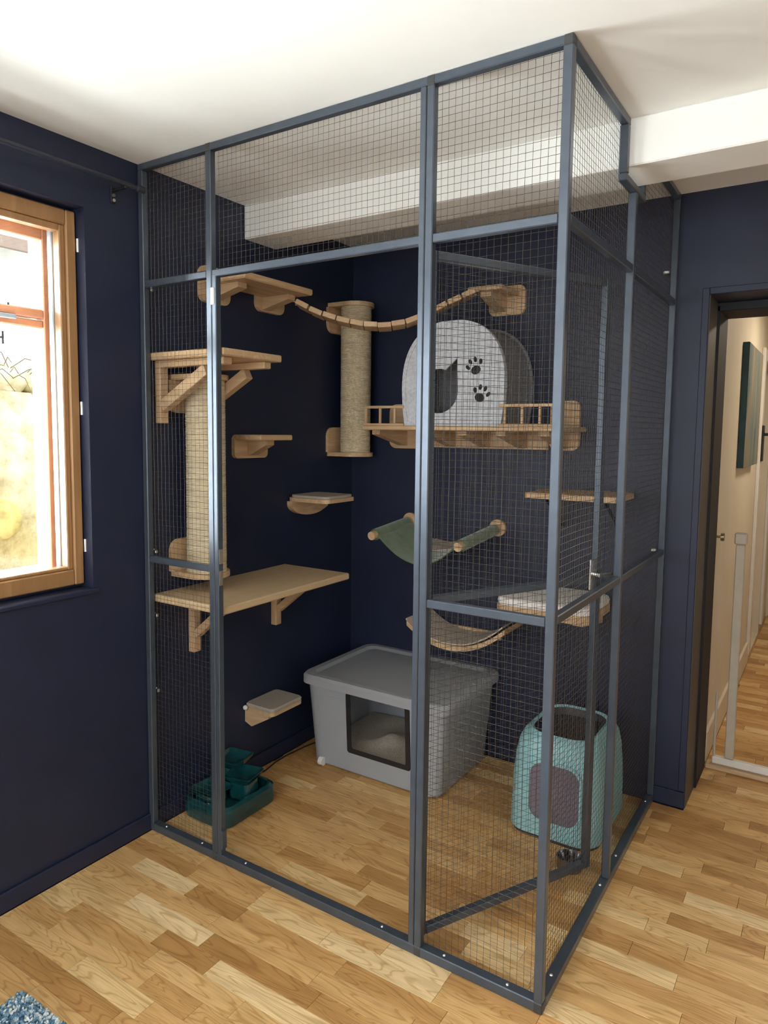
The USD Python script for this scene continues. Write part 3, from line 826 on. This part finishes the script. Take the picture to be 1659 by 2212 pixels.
def post(label, cx, cy, r, z0, z1, yw):
    p = thing('scratching_post', label, 'scratching post', (cx, cy, z0), None)
    th = 0.020
    part(p, 'rope_column', coil(cx, cy, z0 + th, z1 - th, r), 'sisal', 40)
    for nm, za, up in (('lower', z0, True), ('upper', z1 - th, False)):
        disc = Polygon([(0.001, cy - r - 0.012), (cx, cy - r - 0.012)] + [(cx + (r + 0.012) * math.cos(a), cy + (r + 0.012) * math.sin(a)) for a in np.linspace(-math.pi / 2, math.pi / 2, 20)] + [(0.001, cy + r + 0.012)])
        part(p, 'end_board', extrude(disc, th, 'xy', za), PY)
        zz = (z0 + th + 0.0005, z0 + 0.145) if up else (z1 - 0.145, z1 - th - 0.0005)
        pl = rrect(cy - yw, cy + yw, zz[0] - (0 if up else 0), zz[1], 0.045)
        pl = Polygon(pl).union(sbox(cy - yw, zz[0], cy + yw, zz[0] + 0.05) if up else sbox(cy - yw, zz[1] - 0.05, cy + yw, zz[1]))
        part(p, 'wall_plate', extrude(pl, 0.016, 'yz', 0.0005), PY)
    return p


post('taller sisal scratching post, mounted low behind the narrow mesh panel', 0.106, 0.216, 0.077, 0.980, 1.762, 0.100)
post('shorter sisal scratching post mounted high in the room corner, behind the slat bridge', 0.112, 1.222, 0.077, 1.427, 2.185, 0.100)

# ---------------------------------------------------------------- slat bridge
b0, b1 = np.array([0.135, 0.735]), np.array([0.800, 1.130])
bd = (b1 - b0) / np.linalg.norm(b1 - b0)
bn = np.array([bd[1], -bd[0]])


def bridge_z(s):
    return np.interp(s, [0, .12, .25, .38, .5, .62, .72, .85, 1.0], [2.112, 2.066, 2.034, 2.014, 2.010, 2.024, 2.054, 2.105, 2.158])


br = thing('slat_bridge', 'sagging cat bridge of small pine slats strung on rope', 'cat bridge', (*((b0 + b1) / 2), 2.03))
NS = 13
Lb = np.linalg.norm(b1 - b0)
for k in range(NS):
    s = (k + 0.5) / NS
    c2 = b0 + bd * Lb * s
    e = 0.5 / NS
    dz = (bridge_z(s + e) - bridge_z(s - e))
    ang = math.atan2(dz, Lb / NS)
    m = bx(-0.0290, 0.0290, -0.070, 0.070, -0.011, 0.011, 0.002)
    R = np.eye(4)
    dd = np.array([bd[0] * math.cos(ang), bd[1] * math.cos(ang), math.sin(ang)])
    nn = np.array([bn[0], bn[1], 0])
    R[:3, 0], R[:3, 1], R[:3, 2] = dd, -nn, np.cross(dd, -nn)
    R[:3, 3] = (c2[0], c2[1], bridge_z(s))
    m.apply_transform(R)
    part(br, 'slat', m, PX)
ss = np.linspace(-0.02, 1.02, 40)
for off in (-0.042, 0.042):
    part(br, 'rope', tube([(*(b0 + bd * Lb * s + bn * off), float(bridge_z(np.clip(s, 0, 1)))) for s in ss], 0.0028, 6), 'rope', True)

# landing of the bridge on the back wall
s7 = thing('wall_shelf', 'small pine landing board on the back wall, where the slat bridge ends', 'cat shelf', (0.84, 1.25, 2.09))
part(s7, 'board', bx(0.765, 0.925, 1.135, D - 0.019, 2.165, 2.185, 0.004), PY)
part(s7, 'wall_plate', wall_plate_b(0.778, 0.952, 2.085, 2.215, 0.03), PX)
part(s7, 'bracket', gusset_b(0.812, 0.866, 1.165, D - 0.019, 2.1645, 2.10), PY)

# ---------------------------------------------------------------- felt cave on its railed platform
pf = thing('cat_platform', 'railed pine platform on the back wall carrying the grey felt cave', 'cat platform', (0.76, 1.17, 1.49))
part(pf, 'board', bx(0.305, 1.250, 0.995, D - 0.020, 1.560, 1.580, 0.004), PX)
part(pf, 'wall_board', bx(0.470, 1.080, D - 0.019, D - 0.0005, 1.478, 1.5595, 0.003), PX)
part(pf, 'wall_plate', wall_plate_b(0.245, 0.455, 1.470, 1.690, 0.04), PX)
part(pf, 'wall_plate', wall_plate_b(1.085, 1.217, 1.478, 1.695, 0.03), PX)
for x in (0.33, 0.60, 0.78, 0.96, 1.15):
    part(pf, 'bracket', gusset_b(x - 0.022, x + 0.022, 1.08, D - 0.0195, 1.5595, 1.485), PY)
for xa, xb, xs in ((0.312, 0.525, (0.325, 0.402, 0.480)), (0.985, 1.248, (1.010, 1.085, 1.160, 1.238))):
    part(pf, 'hand_rail', bx(xa, xb, 0.998, 1.010, 1.658, 1.670, 0.002), PX)
    part(pf, 'bottom_rail', bx(xa, xb, 0.998, 1.010, 1.5805, 1.590, 0.002), PX)
    for x in xs:
        part(pf, 'baluster', bx(x - 0.005, x + 0.005, 0.999, 1.009, 1.5905, 1.6575, 0.001), PZ)

cx, zc0 = 0.757, 1.5805
A, HT = 0.246, 0.448


def arch(s=0.0):
    pts = []
    for a in np.linspace(0, math.pi, 41):
        c, sn = math.cos(a), math.sin(a)
        e = 2 / 2.35
        pts.append((cx + (A - s) * math.copysign(abs(c) ** e, c), zc0 + 0.165 + (HT - 0.165 - s) * abs(sn) ** e))
    pts += [(cx - (A - s) * 0.985, zc0 + 0.08), (cx - (A - s) * 0.94, zc0 + s)]
    pts = [(cx + (A - s) * 0.94, zc0 + s), (cx + (A - s) * 0.985, zc0 + 0.08)] + pts
    return Polygon(pts)


hole = Point(0.692, zc0 + 0.150).buffer(0.096, 24)
for sx in (-1, 1):
    hole = hole.union(Polygon([(0.692 + sx * 0.096, zc0 + 0.155), (0.692 + sx * 0.090, zc0 + 0.288), (0.692 + sx * 0.024, zc0 + 0.232)]))
cave = thing('cat_cave', 'domed grey felt cat cave with a cat-head opening and paw marks', 'cat cave', (cx, 1.17, zc0))
part(cave, 'front_panel', extrude(arch(0.012).difference(hole), 0.010, 'xz', 1.016), 'grey_felt')
part(cave, 'edge_seam', extrude(arch(0).difference(arch(0.018)), 0.026, 'xz', 1.0125), 'grey_felt')
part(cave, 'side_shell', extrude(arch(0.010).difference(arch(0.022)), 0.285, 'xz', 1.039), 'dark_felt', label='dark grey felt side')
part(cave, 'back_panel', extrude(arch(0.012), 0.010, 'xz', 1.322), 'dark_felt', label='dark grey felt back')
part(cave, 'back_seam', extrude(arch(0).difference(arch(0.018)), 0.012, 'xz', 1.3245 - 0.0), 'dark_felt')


def paw(px, pz, rot):
    g = [affinity.scale(Point(0, -0.012).buffer(0.019, 12), 1.15, 0.95)]
    for dx, dz, a in ((-0.030, 0.012, 25), (-0.011, 0.030, 8), (0.013, 0.030, -8), (0.033, 0.012, -25)):
        g.append(affinity.rotate(affinity.translate(affinity.scale(Point(0, 0).buffer(0.009, 10), 0.8, 1.3), dx, dz), a))
    out = []
    for s in g:
        s = affinity.translate(affinity.rotate(s, rot, origin=(0, 0)), px, pz)
        out.append(extrude(s, 0.0022, 'xz', 1.0138))
    return cat_(out)


part(cave, 'paw_print', paw(0.866, zc0 + 0.245, 22), 'black_felt', label='dark felt paw mark')
part(cave, 'paw_print', paw(0.894, zc0 + 0.130, -18), 'black_felt')

# ---------------------------------------------------------------- green hammock
hm = thing('cat_hammock', 'dark green fleece hammock slung between two round pine dowels', 'hammock', (0.61, 1.17, 0.95))
dA = (np.array([0.372, D - 0.019, 1.104]), np.array([0.372, 0.985, 1.070]))
dB = (np.array([0.846, D - 0.019, 1.106]), np.array([0.836, 0.945, 1.068]))
for a, b in (dA, dB):
    part(hm, 'dowel', cyl(a, b, 0.020, 24), PY, 30)
    part(hm, 'wall_flange', cyl((a[0], D - 0.0005, a[2] + 0.003), (a[0], D - 0.018, a[2] + 0.003), 0.040, 28), PX, 30)


def sling(lift, ya, yb, u0=0.0, u1=1.0):
    us, ts = np.linspace(u0, u1, 45), np.linspace(ya, yb, 14)
    V = []
    for tt in ts:
        a = dA[1] + (dA[0] - dA[1]) * tt
        b = dB[1] + (dB[0] - dB[1]) * tt
        for u in us:
            p = a + (b - a) * u
            sag = 0.125 * (1 - (2 * u - 1) ** 2) * (1 - 0.25 * tt)
            over = 0.023 * max(0.0, 1 - min(u, 1 - u) / 0.05)
            rip = 0.004 * math.sin(9 * tt + 6 * u)
            V.append((p[0] - 0.022 * max(0, 1 - u / 0.06) + 0.022 * max(0, 1 - (1 - u) / 0.06), p[1], p[2] + 0.021 - 0.024 * max(0, 1 - min(u, 1 - u) / 0.05) ** 2 - sag + rip + lift))
    n, k = len(ts), len(us)
    F = []
    for i in range(n - 1):
        for j in range(k - 1):
            q0 = i * k + j
            F += [[q0, q0 + 1, q0 + k + 1], [q0, q0 + k + 1, q0 + k]]
    top = np.array(V)
    bot = top - [0, 0, 0.006]
    N = len(top)
    F = np.array(F)
    rim = []
    loop = [j for j in range(k)] + [i * k + k - 1 for i in range(1, n)] + [(n - 1) * k + j for j in range(k - 2, -1, -1)] + [i * k for i in range(n - 2, 0, -1)]
    for a, b in zip(loop, loop[1:] + loop[:1]):
        rim += [[a, a + N, b + N], [a, b + N, b]]
    m = trimesh.Trimesh(np.vstack([top, bot]), np.vstack([F, F[:, ::-1] + N, rim]), process=False)
    trimesh.repair.fix_normals(m)
    return m


part(hm, 'sling', sling(0.0, 0.07, 0.92), 'green_fleece', 40)
for a, b in (dA, dB):
    part(hm, 'sleeve', cat_([extrude(Point(0, 0).buffer(0.0265, 16).difference(Point(0, 0).buffer(0.0205, 16)), 1.0, 'xy')]).apply_transform(np.diag([1, 1, np.linalg.norm(b - a) * 0.84, 1])).apply_transform(trimesh.transformations.translation_matrix([0, 0, -np.linalg.norm(b - a) * 0.42])).apply_transform(frame_along(a, b)[0]), 'green_fleece', 40)
lin = sling(0.0065, 0.50, 0.915, 0.36, 0.84)
part(hm, 'lining', lin, 'taupe_cover', 40, label='beige fleece lining')

# ---------------------------------------------------------------- curved lounger
cu = thing('curved_lounger', 'crescent-shaped cat lounger with beige felt top below the hammock', 'cat lounger', (0.74, 1.2, 0.57))


def crescent(off0, off1, ya, yb, xa=0.515, xb=1.005):
    us = np.linspace(0, 1, 40)

    def zf(u):
        return 0.590 + 0.098 * (abs(2 * u - 0.92) / 1.0) ** 2.1 + 0.004 * u
    up = [(xa + (xb - xa) * u, zf(u) + off1) for u in us]
    dn_ = [(xa + (xb - xa) * u, zf(u) + off0) for u in us]
    return extrude(up + dn_[::-1], yb - ya, 'xz', ya)


part(cu, 'bent_board', crescent(-0.022, 0.0, 1.075, D - 0.02), PX)
part(cu, 'felt_top', crescent(0.0003, 0.008, 1.085, D - 0.024, 0.505, 0.990), 'beige_felt')
part(cu, 'wall_batten', bx(0.60, 0.88, D - 0.0195, D - 0.0005, 0.575, 0.612, 0.003), PX)

# ---------------------------------------------------------------- right-hand shelves on the back wall
s8 = thing('wall_shelf', 'thin pale shelf on two slim black brackets, right of the hammock', 'cat shelf', (1.27, 1.2, 1.28))
part(s8, 'board', extrude(rrect(1.078, 1.458, 1.060, D - 0.001, 0.02), 0.022, 'xy', 1.285), PX)
for x in (1.155, 1.40):
    part(s8, 'bracket', cat_([bx(x - 0.009, x + 0.009, 1.10, D - 0.004, 1.2795, 1.2845), bx(x - 0.009, x + 0.009, D - 0.006, D - 0.0005, 1.13, 1.2845), bar((x, D - 0.006, 1.145), (x, 1.12, 1.279), 0.012, 0.006, 0.001)]), 'black_plastic', label='slim black angle bracket')
s9 = thing('wall_shelf', 'pine lounging shelf topped with a fluffy white cushion, rightmost on the back wall', 'cat shelf', (1.18, 1.18, 0.78))
part(s9, 'board', extrude(rrect(0.982, 1.385, 1.0, D - 0.001, 0.05), 0.034, 'xy', 0.800), PX)
part(s9, 'cushion', loft([(1.183, 1.176, 0.8345, 0.197, 0.170, 0.05), (1.183, 1.176, 0.850, 0.201, 0.174, 0.055), (1.183, 1.176, 0.862, 0.198, 0.170, 0.055), (1.183, 1.176, 0.870, 0.180, 0.152, 0.05)]), 'white_fur', 40, label='fluffy white cushion')
part(s9, 'bracket', gusset_b(1.03, 1.075, 1.06, D - 0.001, 0.7995, 0.735), PY)
part(s9, 'bracket', gusset_b(1.30, 1.345, 1.06, D - 0.001, 0.7995, 0.735), PY)

# ---------------------------------------------------------------- litter box
lx, ly = 0.498, 1.066
lb = thing('litter_box', 'big frosted plastic storage box made into a litter box', 'litter box', (lx, ly, 0))
outer = loft([(lx, ly, 0.004, 0.325, 0.248, 0.05), (lx, ly, 0.012, 0.332, 0.255, 0.05), (lx, ly, 0.390, 0.362, 0.278, 0.055)])
inner = loft([(lx, ly, 0.009, 0.329, 0.252, 0.048), (lx, ly, 0.40, 0.359, 0.275, 0.053)])
op = rrect(0.392, 0.688, 0.118, 0.384, 0.014)
opening = extrude(op, 0.30, 'xz', 0.70)
part(lb, 'tub', cut(outer, inner, opening), 'frosted_plastic', 35)
lid = loft([(lx, ly, 0.391, 0.366, 0.281, 0.055), (lx, ly, 0.386, 0.378, 0.292, 0.06), (lx, ly, 0.388, 0.384, 0.298, 0.062), (lx, ly, 0.418, 0.384, 0.298, 0.062), (lx, ly, 0.430, 0.374, 0.288, 0.058),
            (lx, ly, 0.430, 0.345, 0.259, 0.05), (lx, ly, 0.418, 0.332, 0.246, 0.045)])
part(lb, 'lid', lid, 'frosted_plastic', 35)
# the tape follows the slope of the front face
def on_front(x, z):
    return ly - (0.255 + (0.278 - 0.255) * (z - 0.012) / 0.378)


def slope(m):
    v = m.vertices.copy()
    v[:, 1] += np.array([on_front(0, z) for z in v[:, 2]])
    m.vertices = v
    return m


frame = Polygon(rrect(0.374, 0.706, 0.102, 0.3845, 0.012)).difference(Polygon(rrect(0.397, 0.683, 0.124, 0.400, 0.008)))
part(lb, 'entrance_tape', slope(extrude(frame, 0.004, 'xz', -0.004)), 'black_plastic', label='black tape around the cut entrance')
for sx in (-1, 1):
    for sy in (-1, 1):
        part(lb, 'caster', cyl((lx + sx * 0.27 - 0.012, ly + sy * 0.262, 0.020), (lx + sx * 0.27 + 0.012, ly + sy * 0.262, 0.020), 0.0195, 18), 'white_plastic', 30, label='small white wheel')
for xa, xb, za, zb in ((0.215, 0.221, 0.10, 0.3445), (0.215, 0.372, 0.345, 0.351), (0.708, 0.79, 0.345, 0.351), (0.784, 0.79, 0.10, 0.3445)):
    part(lb, 'panel_ridge', slope(bx(xa, xb, -0.003, 0.0, za, zb, 0.001)), 'frosted_plastic')
gx, gy = np.meshgrid(np.linspace(lx - 0.315, lx + 0.315, 40), np.linspace(ly - 0.235, ly + 0.235, 30))
gz = 0.066 + 0.03 * meshkit.fbm(np.stack([gx * 6, gy * 6, 0 * gx], -1), 4, 5) + 0.035 * np.exp(-(((gx - 0.46) / 0.06) ** 2 + ((gy - 1.05) / 0.07) ** 2))
V = np.stack([gx, gy, gz], -1).reshape(-1, 3)
k = 40
F = []
for i in range(29):
    for j in range(39):
        a = i * k + j
        F += [[a, a + 1, a + k + 1], [a, a + k + 1, a + k]]
bot = V.copy()
bot[:, 2] = 0.0125
N = len(V)
loop = list(range(k)) + [i * k + k - 1 for i in range(1, 30)] + [29 * k + j for j in range(k - 2, -1, -1)] + [i * k for i in range(28, 0, -1)]
F2 = [[a + N, b + N, b] for a, b in zip(loop, loop[1:] + loop[:1])] + [[a + N, b, a] for a, b in zip(loop, loop[1:] + loop[:1])]
Fm = np.array(F)
single('cat_litter', 'pale cat litter heaped inside the frosted box', 'cat litter', trimesh.Trimesh(np.vstack([V, bot]), np.vstack([Fm, Fm[:, ::-1] + N, F2]), process=False), 'sand', 40, kind='stuff')

# ---------------------------------------------------------------- drinking fountain
fx, fy = 0.140, 0.302
ft = thing('pet_fountain', 'glossy dark teal ceramic pet drinking fountain with three square bowls', 'pet fountain', (fx, fy, 0))
part(ft, 'basin', loft([(fx, fy, 0.0, 0.110, 0.145, 0.045), (fx, fy, 0.004, 0.122, 0.157, 0.05), (fx, fy, 0.040, 0.127, 0.162, 0.052), (fx, fy, 0.070, 0.122, 0.157, 0.052), (fx, fy, 0.080, 0.110, 0.145, 0.048),
                        (fx, fy, 0.077, 0.100, 0.135, 0.042), (fx, fy, 0.040, 0.092, 0.127, 0.040)], 10), 'teal_glaze', 40)


def pot(x, y, zb, zt, s0, s1, rot):
    zm = zb + (zt - zb) * 0.72
    m = loft([(x, y, zb, s0 * .82, s0 * .82, s0 * .5), (x, y, zb + 0.012, s0 * 1.05, s0 * 1.05, s0 * .5), (x, y, zb + (zt - zb) * .35, s0 * 1.08, s0 * 1.08, s0 * .5), (x, y, zm, s0 * .98, s0 * .98, s0 * .4),
              (x, y, zt - 0.006, s1 * 1.0, s1 * 1.0, s1 * .22), (x, y, zt, s1 * 1.02, s1 * 1.02, s1 * .22), (x, y, zt + 0.001, s1 * .94, s1 * .94, s1 * .22), (x, y, zt - 0.014, s1 * .72, s1 * .72, s1 * .3)], 6, rot=rot, centre=(x, y))
    # corners of the lip curl up a little
    v = m.vertices.copy()
    rr_ = np.hypot(v[:, 0] - x, v[:, 1] - y) / s1
    v[:, 2] += 0.010 * np.clip(rr_ - 0.98, 0, 1) * (v[:, 2] > zt - 0.012)
    m.vertices = v
    return m


part(ft, 'bowl', pot(0.085, 0.372, 0.0405, 0.172, 0.040, 0.064, 0.1), 'teal_glaze', 40)
part(ft, 'bowl', pot(0.182, 0.335, 0.0405, 0.142, 0.046, 0.062, 0.2), 'teal_glaze', 40)
part(ft, 'bowl', pot(0.105, 0.226, 0.0405, 0.104, 0.048, 0.066, -0.05), 'teal_glaze', 40)
single('power_cable', 'thin black power cable along the wall behind the fountain', 'cable', tube([(0.06, 0.480, 0.022), (0.050, 0.53, 0.006), (0.052, 0.613, 0.0036), (0.036, 0.70, 0.0036), (0.034, 0.78, 0.0036), (0.045, 0.90, 0.0036), (0.062, 0.98, 0.0036), (0.08, 1.06, 0.0036)], 0.0032, 8), 'black_plastic', True)

# ---------------------------------------------------------------- teal hooded tray
kx, ky = 1.322, 1.020
ca = thing('teal_pet_house', 'rounded teal plastic pet house with dark sunken top and mauve front door', 'pet house', (kx, ky, 0))
hw, hd = 0.178, 0.232
part(ca, 'base', loft([(kx, ky, 0.0, hw - .008, hd - .008, 0.08), (kx, ky, 0.016, hw - .002, hd - .002, 0.085)], 10), 'charcoal_plastic', 35, label='dark base rim')
part(ca, 'shell', loft([(kx, ky, 0.0165, hw, hd, 0.085), (kx, ky, 0.20, hw - .004, hd - .004, 0.085), (kx, ky, 0.30, hw - .010, hd - .010, 0.09), (kx, ky, 0.355, hw - .020, hd - .022, 0.09), (kx, ky, 0.385, hw - .034, hd - .040, 0.09),
                        (kx, ky, 0.398, hw - .050, hd - .062, 0.085), (kx, ky, 0.392, hw - .060, hd - .074, 0.08)], 10, cap1=False), 'teal_plastic', 40)
part(ca, 'top_recess', loft([(kx, ky, 0.392, hw - .060, hd - .074, 0.08), (kx, ky, 0.362, hw - .066, hd - .080, 0.075)], 10, cap0=False), 'charcoal_plastic', 40, label='dark grey sunken top')


def front_y(z):
    return ky - np.interp(z, [0.0165, 0.20, 0.30, 0.355], [hd, hd - .004, hd - .010, hd - .022])


dm = extrude(rrect(kx - 0.078, kx + 0.112, 0.085, 0.305, 0.05), 0.008, 'xz', -0.006)
v = dm.vertices.copy(); v[:, 1] += front_y(v[:, 2]); dm.vertices = v
part(ca, 'front_door', dm, 'mauve_panel', label='glossy mauve flap door')
rm = extrude(Polygon(rrect(kx - 0.088, kx + 0.122, 0.075, 0.315, 0.058)).difference(Polygon(rrect(kx - 0.0785, kx + 0.1125, 0.0845, 0.3055, 0.05))), 0.008, 'xz', -0.008)
v = rm.vertices.copy(); v[:, 1] += front_y(v[:, 2]); rm.vertices = v
part(ca, 'door_rim', rm, 'teal_plastic')
single('steel_bowl', 'small shiny dark metal bowl on the floor beside the open mesh door', 'bowl', lathe([(0, 0.003), (0.030, 0.003), (0.034, 0.0), (0.044, 0.002), (0.046, 0.012), (0.043, 0.036), (0.046, 0.044), (0.041, 0.045), (0.036, 0.030), (0.030, 0.010), (0, 0.008)], (1.440, 0.680, 0.0005), 40), 'steel_bowl', 40)

# ---------------------------------------------------------------- rug
rg = thing('shag_rug', 'blue and grey shaggy pebble-pile rug at the near left corner', 'rug', (0.85, -1.3, 0))
part(rg, 'backing', extrude(rrect(0.385, 1.35, -2.0, -0.735, 0.015), 0.008, 'xy', 0.0005), 'rug_wool')
pi = UsdGeom.PointInstancer.Define(stage, rg + '/pile')
tag(pi.GetPrim(), None, None, None, 'stuff')
protos = []
for q in range(3):
    s = trimesh.creation.icosphere(1, 1.0)
    s.vertices = s.vertices * [0.0042, 0.0042, 0.0075] * (0.85 + 0.4 * meshkit.fbm(s.vertices * 1.5 + q * 7, 2, q))[:, None]
    pm = usdkit.mesh(stage, rg + '/pile/tuft' + ('' if q == 0 else '_%03d' % q), s, T['rug_wool'], smooth=True)
    protos.append(pm.GetPath())
pi.CreatePrototypesRel().SetTargets(protos)
pp, ori, idx = [], [], []
o = ORIGIN[rg]
for gx_ in np.arange(0.382, 1.352, 0.0078):
    for gy_ in np.arange(-2.0, -0.730, 0.0078):
        x, y = gx_ + nrg.uniform(-.003, .003), gy_ + nrg.uniform(-.003, .003)
        pp.append((x - o[0], y - o[1], 0.012 + nrg.uniform(-.003, .003) - o[2]))
        a1 = nrg.uniform(0, 6.28)
        tl = nrg.uniform(0.2, 1.3)
        qx = Gf.Rotation(Gf.Vec3d(math.cos(a1), math.sin(a1), 0), math.degrees(tl)).GetQuat()
        ori.append(Gf.Quath(float(qx.GetReal()), *[float(c) for c in qx.GetImaginary()]))
        idx.append(int(nrg.integers(0, 3)))
pi.CreatePositionsAttr(Vt.Vec3fArray.FromNumpy(np.array(pp, np.float32)))
pi.CreateOrientationsAttr(Vt.QuathArray(ori))
pi.CreateProtoIndicesAttr(Vt.IntArray(idx))

# ---------------------------------------------------------------- hall things
pc = thing('wall_canvas', 'tall grey-green abstract canvas with dark edges hanging in the hall', 'painting', (1.72, 2.93, 1.38))
part(pc, 'stretcher', bx(1.7005, 1.732, 2.56, 3.30, 1.375, 2.05, 0.002), 'canvas_edge', label='dark teal canvas edge')
part(pc, 'canvas', bx(1.7322, 1.7345, 2.562, 3.298, 1.377, 2.048, 0.0005), 'canvas_paint')
gt = thing('safety_gate', 'white metal safety gate frame standing in the doorway', 'safety gate', (2.1, 1.83, 0))
GW = 'white_gate'
part(gt, 'floor_bar', bx(1.745, DX1 - 0.03, 1.815, 1.845, 0.0225, 0.056, 0.004), GW)
part(gt, 'side_bar', cyl((1.752, 1.83, 0.0565), (1.752, 1.83, 0.36), 0.006, 14), 'grey_gate', 30)
part(gt, 'latch_post', bx(1.797, 1.836, 1.818, 1.842, 0.0565, 1.06, 0.004), 'grey_gate', label='greyish latch post')
part(gt, 'lock_housing', bx(1.790, 1.842, 1.812, 1.848, 1.0605, 1.115, 0.006), 'grey_gate')
part(gt, 'latch_post', bx(DX1 - 0.06, DX1 - 0.03, 1.818, 1.842, 0.0565, 1.06, 0.004), GW)
kn = thing('gate_spindle', 'small dull brass spindle knob on the hall wall by the gate', 'knob', (1.72, 1.87, 1.08))
part(kn, 'spindle', cyl((1.7005, 1.872, 1.083), (1.728, 1.872, 1.083), 0.006, 12), 'brass', 30)
part(kn, 'knob', cyl((1.728, 1.872, 1.083), (1.742, 1.872, 1.083), 0.019, 20), 'brass', 30)
dh = thing('door_handle', 'dark metal handle plate by the white casing at the end of the hall', 'door handle', (1.73, 3.66, 1.36))
part(dh, 'plate', bx(1.7225, 1.734, 3.635, 3.705, 1.38, 1.62, 0.004), 'dark_metal')
part(dh, 'lever', cat_([cyl((1.734, 3.67, 1.56), (1.775, 3.67, 1.56), 0.010, 14), cyl((1.770, 3.67, 1.56), (1.770, 3.67, 1.70), 0.011, 14)]), 'dark_metal', 30)
